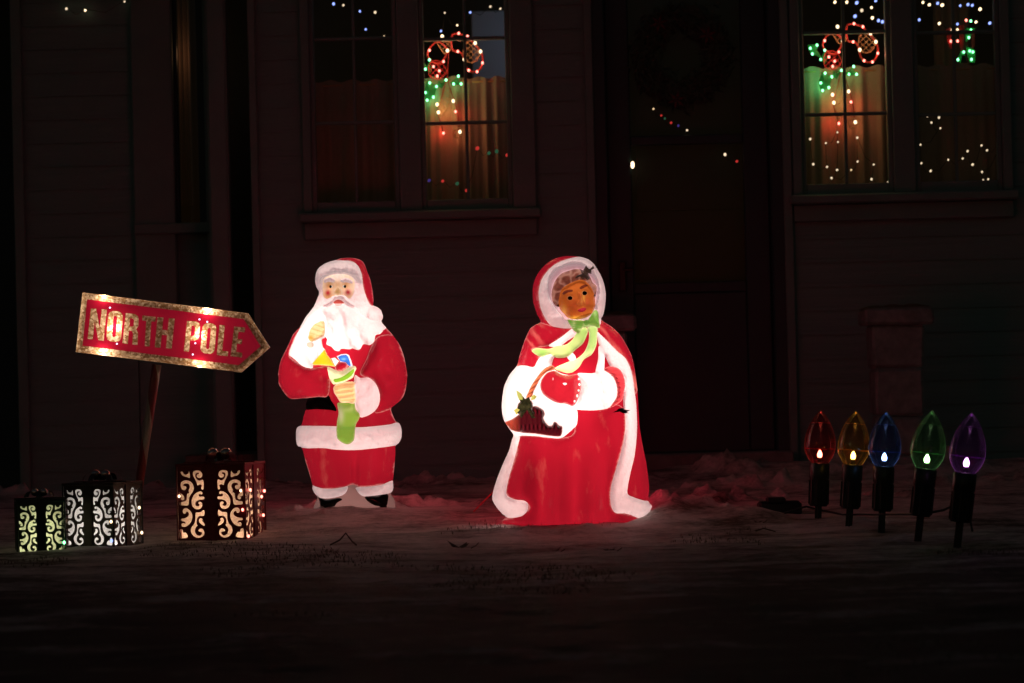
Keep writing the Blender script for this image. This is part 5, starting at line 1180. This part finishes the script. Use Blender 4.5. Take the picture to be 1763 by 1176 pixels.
bowR = bow_decor("glowing bow with red loops and green leaves in the right window")
bowL = bowR.copy(); col.objects.link(bowL); bowL['label'] = "glowing bow with red loops and green leaves in the left window"
bowL.location.x += P(761.4, 60.7, BYD).x - P(1441.8, 46.3, BYD).x
for ch in list(bowR.children):
    c_ = ch.copy(); col.objects.link(c_); c_.parent = bowL
# hanging foil candy decoration deeper in the rightmost window
cd = zoomer(1540, 0, 7.906, HY + .55)
cc = P(1670, 60, HY + .55)
t = empty("foil_decoration", cc); tag(t, "hanging red and green foil decoration deep inside the rightmost window", "window decoration")
def strip(name, pts, mat):
    pp = cd(*pts); V = [(x, HY + .55, z) for x, z in pp] + [(x, HY + .556, z) for x, z in pp]; n = len(pp)
    obj(name, (V, [tuple(range(n)), tuple(range(2 * n - 1, n - 1, -1))] + [(i, i + n, (i + 1) % n + n, (i + 1) % n) for i in range(n)]), mat, t)
strip("foil_strip", [(700, 390), (760, 370), (800, 420), (805, 560), (790, 690), (745, 640), (720, 560)], M['foil_red'])
strip("foil_strip", [(880, 350), (945, 340), (945, 560), (935, 680), (900, 700), (885, 560)], M['foil_red'])
strip("foil_strip", [(1050, 440), (1095, 440), (1092, 640), (1050, 660)], M['foil_red'])
strip("foil_leaf", [(960, 380), (1110, 380), (1080, 440), (1000, 520), (970, 600), (965, 480)], M['leaf_green'])
strip("foil_leaf", [(970, 620), (1100, 680), (1100, 860), (1030, 850), (985, 720)], M['leaf_green'])
strip("foil_leaf", [(900, 690), (950, 720), (990, 860), (880, 850), (870, 780)], M['leaf_green'])
strip("foil_bell", [(925, 740), (960, 760), (990, 860), (900, 850)], M['lattice'])
for (a, b, c) in [(780, 408, 'w'), (853, 408, 'w'), (765, 565, 'r'), (855, 562, 'r'), (972, 280, 'r'), (1035, 290, 'g'), (1037, 415, 'g'), (1008, 515, 'g'), (938, 712, 'g'), (1020, 697, 'g'), (1063, 710, 'g'), (860, 815, 'g'), (1045, 812, 'g')]:
    q = cd((a, b))[0]; link("bulb", BMESH[c], t, Vector((q[0], HY + .54, q[1])) - cc, (.85, .85, .85))

# ------------------------------------------------------------------ wreath on the storm door
wc = P(1175, 95, HY + .045); wr = empty("wreath", wc); tag(wr, "dark evergreen wreath hanging on the storm door", "wreath")
V = []; Fc = []
for k in range(2600):
    a = random.uniform(0, 2 * math.pi); rr = .175 + random.gauss(0, .028); dy = random.uniform(-.05, .02)
    p = Vector((wc.x + rr * math.cos(a), wc.y + dy, wc.z + rr * math.sin(a)))
    d = Vector((random.gauss(0, 1), random.gauss(0, .6), random.gauss(0, 1))) + Vector((-math.sin(a), 0, math.cos(a))) * 1.2 + Vector((math.cos(a), -.4, math.sin(a))) * random.uniform(-.6, 1.2)
    d.normalize(); s = d.cross(Vector((0, 1, 0))).normalized() * random.uniform(.002, .007); L_ = random.uniform(.025, .055); n = len(V)
    V += [tuple(p - s), tuple(p + s), tuple(p + d * L_)]; Fc.append((n, n + 1, n + 2))
o = obj("needles", (V, Fc), M['pine'], wr); o["kind"] = "stuff"
obj("ring", tube([(wc.x + .175 * math.cos(2 * math.pi * i / 40), wc.y, wc.z + .175 * math.sin(2 * math.pi * i / 40)) for i in range(40)], .018, 8, True), M['pine'], wr, True)
for (fx, fy) in ((1165, 172), (1218, 60), (1135, 40)):
    p = P(fx, fy, HY - .01); V = [tuple(p)]; Fc = []
    for k in range(6):
        a = k * math.pi / 3 + .3; n = len(V)
        V += [tuple(p + Vector((math.cos(a - .3) * .022, -.006, math.sin(a - .3) * .022))), tuple(p + Vector((math.cos(a) * .045, .004, math.sin(a) * .045))), tuple(p + Vector((math.cos(a + .3) * .022, -.006, math.sin(a + .3) * .022)))]
        Fc.append((0, n, n + 1, n + 2))
    obj("cloth_flower", (V, Fc), M['flower'], wr)

# ------------------------------------------------------------------ litter on the snow
def leaf_thing(px, py, y, s, label, seed):
    r_ = random.Random(seed); p = P(px, py, y); z = gz(p.x, y); p = Vector((p.x, y, z + .004)); V = []; Fc = []
    n = 18; V = [tuple(p + Vector((0, 0, .15 * s)))]
    for i in range(n):
        a = 2 * math.pi * i / n; rr = s * (1.0 if i % 2 == 0 else .62) * r_.uniform(.75, 1.15) * (1 - .35 * abs(math.sin(a)))
        V.append((p.x + rr * math.cos(a), p.y + .8 * rr * math.sin(a), p.z + .55 * s * (rr / s) ** 2 * (.4 + abs(math.sin(a + seed)))))
    for i in range(n): Fc.append((0, 1 + i, 1 + (i + 1) % n))
    t = empty("dead_leaf", p); tag(t, label, "leaf", "dead leaves on the snow")
    obj("blade", (V, Fc), M['leaf'], t, True)
    obj("stalk", tube([p + Vector((s * .9, 0, .02 * s)), p + Vector((s * 1.3, -.01, .25 * s)), p + Vector((s * 1.5, -.012, .45 * s))], .0016, 5), M['leaf'], t)
leaf_thing(790, 932, 10.35, .045, "dark curled dead leaf on snow between the two figures", 1)
leaf_thing(955, 946, 10.0, .022, "small dark dead leaf on snow below the hooded figure", 2)
leaf_thing(1050, 950, 9.9, .026, "dead leaf on snow below the right side of the cloak", 3)
leaf_thing(1305, 888, 11.1, .02, "tiny dead leaf beside the black outlet box", 4)
p0 = P(565, 920, 10.55)
def gp_(px, py, y, dz=0): p = P(px, py, y); return Vector((p.x, y, gz(p.x, y) + dz))
tag(obj("twig", tube([gp_(568, 925, 10.6, .003), gp_(585, 915, 10.6, .02), gp_(595, 905, 10.6, .045), gp_(605, 912, 10.58, .02), gp_(613, 918, 10.55, .006)], .0028, 5), M['leaf']), "bent dark twig arching out of the snow below the bearded figure", "twig")
tag(obj("twig", tube([gp_(1300, 900, 10.9, .004), gp_(1315, 905, 10.88, .015), gp_(1335, 912, 10.86, .006)], .0025, 5), M['leaf']), "short straight twig on snow in front of the red giant bulb", "twig")
V = []; Fc = []
gxr = rng.uniform(-2.3, 2.3, 16000); gyr = 5.6 + 5.9 * rng.uniform(0, 1, 16000) ** .8
dens = fbm(gxr * 1.3 + 9, gyr * .8 + 4, 3, 77)
gzz = ground(gxr, gyr)
for x, y, z, d in zip(gxr, gyr, gzz, dens):
    if d < .15: continue
    L_ = random.uniform(.004, .013) * (1 + 2 * (d - .13)); a = random.uniform(0, 6.28); b = random.uniform(.2, 1.1); w = random.uniform(.0008, .0018); n = len(V)
    dx, dy = math.cos(a) * b * L_, math.sin(a) * b * L_
    V += [(x - w, y, z - .004), (x + w, y, z - .004), (x + dx * .5 + w * .6, y + dy * .5, z + L_ * .6), (x + dx * .5 - w * .6, y + dy * .5, z + L_ * .6), (x + dx, y + dy, z + L_)]
    Fc += [(n, n + 1, n + 2, n + 3), (n + 3, n + 2, n + 4)]
tag(obj("grass", (V, Fc), M['grass']), "dry grass tips poking out of the thin snow", "grass", kind="stuff")
